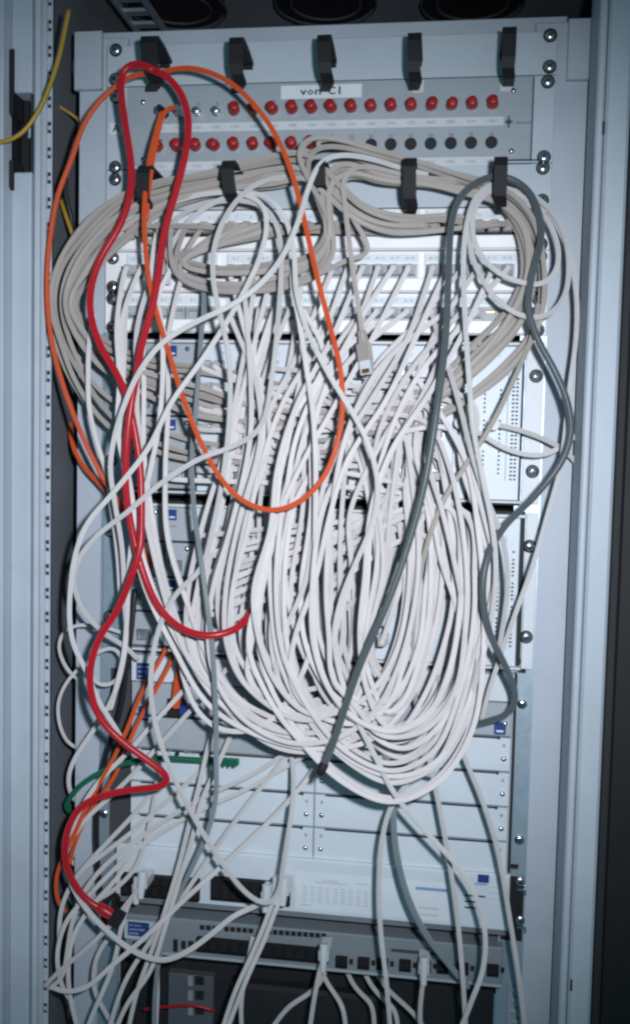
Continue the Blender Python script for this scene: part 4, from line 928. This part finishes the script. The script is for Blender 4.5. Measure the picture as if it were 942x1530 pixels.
for i in range(len(CABLES)):
    a, b_ = starts[i], starts[i+1]
    for _ in range(5):
        s = Yv[a:b_]; q = s.copy(); q[1:-1] = 0.5*s[1:-1]+0.25*(s[:-2]+s[2:]); Yv[a:b_] = q
ALL[:, 1] = Yv
NS = 10
CIRC = [(math.cos(2*math.pi*k/NS), math.sin(2*math.pi*k/NS)) for k in range(NS)]
def tube(p, r, name, m):
    n = len(p); T = np.gradient(p, axis=0); T /= np.linalg.norm(T, axis=1)[:, None]
    u = np.cross(T[0], (0.3, 1, 0.2)); u /= np.linalg.norm(u); V = np.zeros((n, NS, 3))
    for i in range(n):
        u = u - T[i]*np.dot(u, T[i]); u /= np.linalg.norm(u); v = np.cross(T[i], u)
        for k, (a, b_) in enumerate(CIRC): V[i, k] = p[i] + r*(a*u+b_*v)
    F = [(i*NS+k, i*NS+(k+1) % NS, (i+1)*NS+(k+1) % NS, (i+1)*NS+k) for i in range(n-1) for k in range(NS)]
    F += [tuple(range(NS))[::-1], tuple(range((n-1)*NS, n*NS))]
    me = bpy.data.meshes.new(name); me.from_pydata(V.reshape(-1, 3).tolist(), [], F); me.materials.append(m)
    me.polygons.foreach_set('use_smooth', [True]*len(F))
    if m is EARTH:
        uv = me.uv_layers.new(name='UVMap'); d = uv.data
        for pi, poly in enumerate(me.polygons):
            i, k = divmod(pi, NS)
            for li in poly.loop_indices: d[li].uv = ((k+0.5)/NS, i/n)
    return me
for i, c in enumerate(CABLES):
    p = ALL[starts[i]:starts[i+1]]; c['p'] = p; base = p[len(p)//2].copy()
    o = bpy.data.objects.new(c['name'], tube(p-base, c['r'], c['name'], c['m'])); COL.objects.link(o); o.location = base
    OFF[o] = Vector(base); tag(o, c['label'], c['cat'], c['group']); c['o'] = o
    for e in ('start', 'end'):
        if c[e] is not None:
            q = inst('plug', PLUG, o, c[e])
            if c['m'].name not in BOOTS: BOOTS[c['m'].name] = boot_mesh(BOOTG if c['m'] is WHT else c['m'])
            inst('boot', BOOTS[c['m'].name], q, c[e]).location = (0, 0, 0)
def along(o, p, dirv, name, b, m, parent=None, smooth=False):
    """attach a mesh built along +z at point p, pointing along dirv"""
    q = inst(name, b.mesh(name, m, smooth), parent or o, p)
    q.rotation_euler = Vector(dirv).to_track_quat('Z', 'X').to_euler(); return q
def endof(c, k=-1):
    p = c['p']; return (p[-1], p[-1]-p[-4]) if k == -1 else (p[0], p[0]-p[3])
# loose hanging plug
p, dv = endof(LOOSE)
bt = MB().lathe((0,0,-0.004), (0,0,1), [(0.0042,0),(0.0048,0.004),(0.0044,0.005),(0.0050,0.008),(0.0046,0.009),(0.0052,0.012),(0.0050,0.014)], 12)
along(LOOSE['o'], p, dv, 'strain_relief', bt, TAN, smooth=True)
pg = along(LOOSE['o'], p, dv, 'plug_hood', MB().box(-0.0062, 0.0062, -0.0050, 0.0050, 0.009, 0.0260), TAN)
k = inst('plug', MB().box(-0.0058, 0.0058, -0.0042, 0.0042, 0.0262, 0.0400).box(-0.0030, 0.0030, -0.0062, -0.0044, 0.0265, 0.0380).mesh('plug', CLEAR), pg, p); k.location = (0, 0, 0)
g = inst('contacts', MB().box(-0.0042, 0.0042, -0.0046, 0.0046, 0.0345, 0.0390).mesh('contacts', GOLD), pg, p); g.location = (0, 0, 0)
# red plug, black tip, green connector, stubby connectors
p, dv = endof(REDA)
along(REDA['o'], p, dv, 'plug_boot', MB().lathe((0,0,-0.006), (0,0,1), [(0.0040,0),(0.0056,0.004),(0.0062,0.012),(0.0058,0.018)], 14), REDC, smooth=True)
along(REDA['o'], p, dv, 'plug_shell', MB().box(-0.0075, 0.0075, -0.006, 0.006, 0.012, 0.026), BLACK)
p, dv = endof(DARK, 0)
along(DARK['o'], p, dv, 'cable_tip', MB().lathe((0,0,-0.006), (0,0,1), [(0.0040,0),(0.0046,0.003),(0.0044,0.010),(0.0030,0.013)], 12), BLACK, smooth=True)
p, dv = endof(GREEN)
b = MB(); a, c_ = P(300, 1136, .034), P(358, 1137, .034)
gp = b.box(p[0]-0.022, p[0]+0.020, p[1]-0.004, p[1]+0.004, p[2]-0.0032, p[2]+0.0030, 0.001).build('flat_connector', GRN, GREEN['o'])
b = MB()
for k in range(7): b.box(p[0]-0.019+k*0.0057, p[0]-0.0165+k*0.0057, p[1]-0.0052, p[1]-0.0041, p[2]-0.0044, p[2]+0.0038)
b.build('connector_rib', GRN, gp)
for c in CABLES:
    if 'stubby connector on the last card' in c['label'] or 'just under the stubby' in c['label']:
        q = c['p'][0]; b = MB().lathe((0,0,0), (0,1,0), [(0.0060,-0.006),(0.0066,-0.002),(0.0066,0.012)], 12)
        inst('stub_connector', b.mesh('stub_connector', GRY, True), c['o'], q)
    if 'small fibre socket' in c['label']:
        q, dv = endof(c); along(c['o'], q, dv, 'fibre_plug', MB().box(-0.0034, 0.0034, -0.0034, 0.0034, -0.028, 0.004, 0.0005), ORG)
    if 'teardrop' in c['label'] or 'second coupler' in c['label']:
        q = c['p'][0]; b = MB().lathe((0,0,0), (0,1,0), [(0.0026,-0.014),(0.0034,-0.006),(0.0040,-0.004),(0.0042,0.010)], 12)
        inst('fibre_plug', b.mesh('fibre_plug', BLACK if 'tear' in c['label'] else DULL, True), c['o'], q)
    if any(s in c['label'] for s in ('from the first hub', 'from the second hub', 'lone plug of', 'small plug of', 'before the blue badge')) and 'before the grey' not in c['label']:
        k = -1 if 'blue badge' in c['label'] else 0; q = c['p'][k]
        face = -0.0185 if 'grey switch' in c['label'] or 'lone plug' in c['label'] else -0.0225
        b = MB().box(-0.0058, 0.0058, face-q[1], 0.004-0.006, -0.004, 0.006, 0.0008)
        pl = inst('plug', b.mesh('plug', CLEAR), c['o'], q)
        inst('boot', MB().lathe((0,0,0.004), (0,-0.25,-1), [(0.0052,-0.010),(0.0050,0.0),(0.0040,0.012),(0.0034,0.018)], 10).mesh('boot', CLEAR, True), pl, q).location = (0,0,0)
print('cables', len(CABLES), 'points', len(ALL))
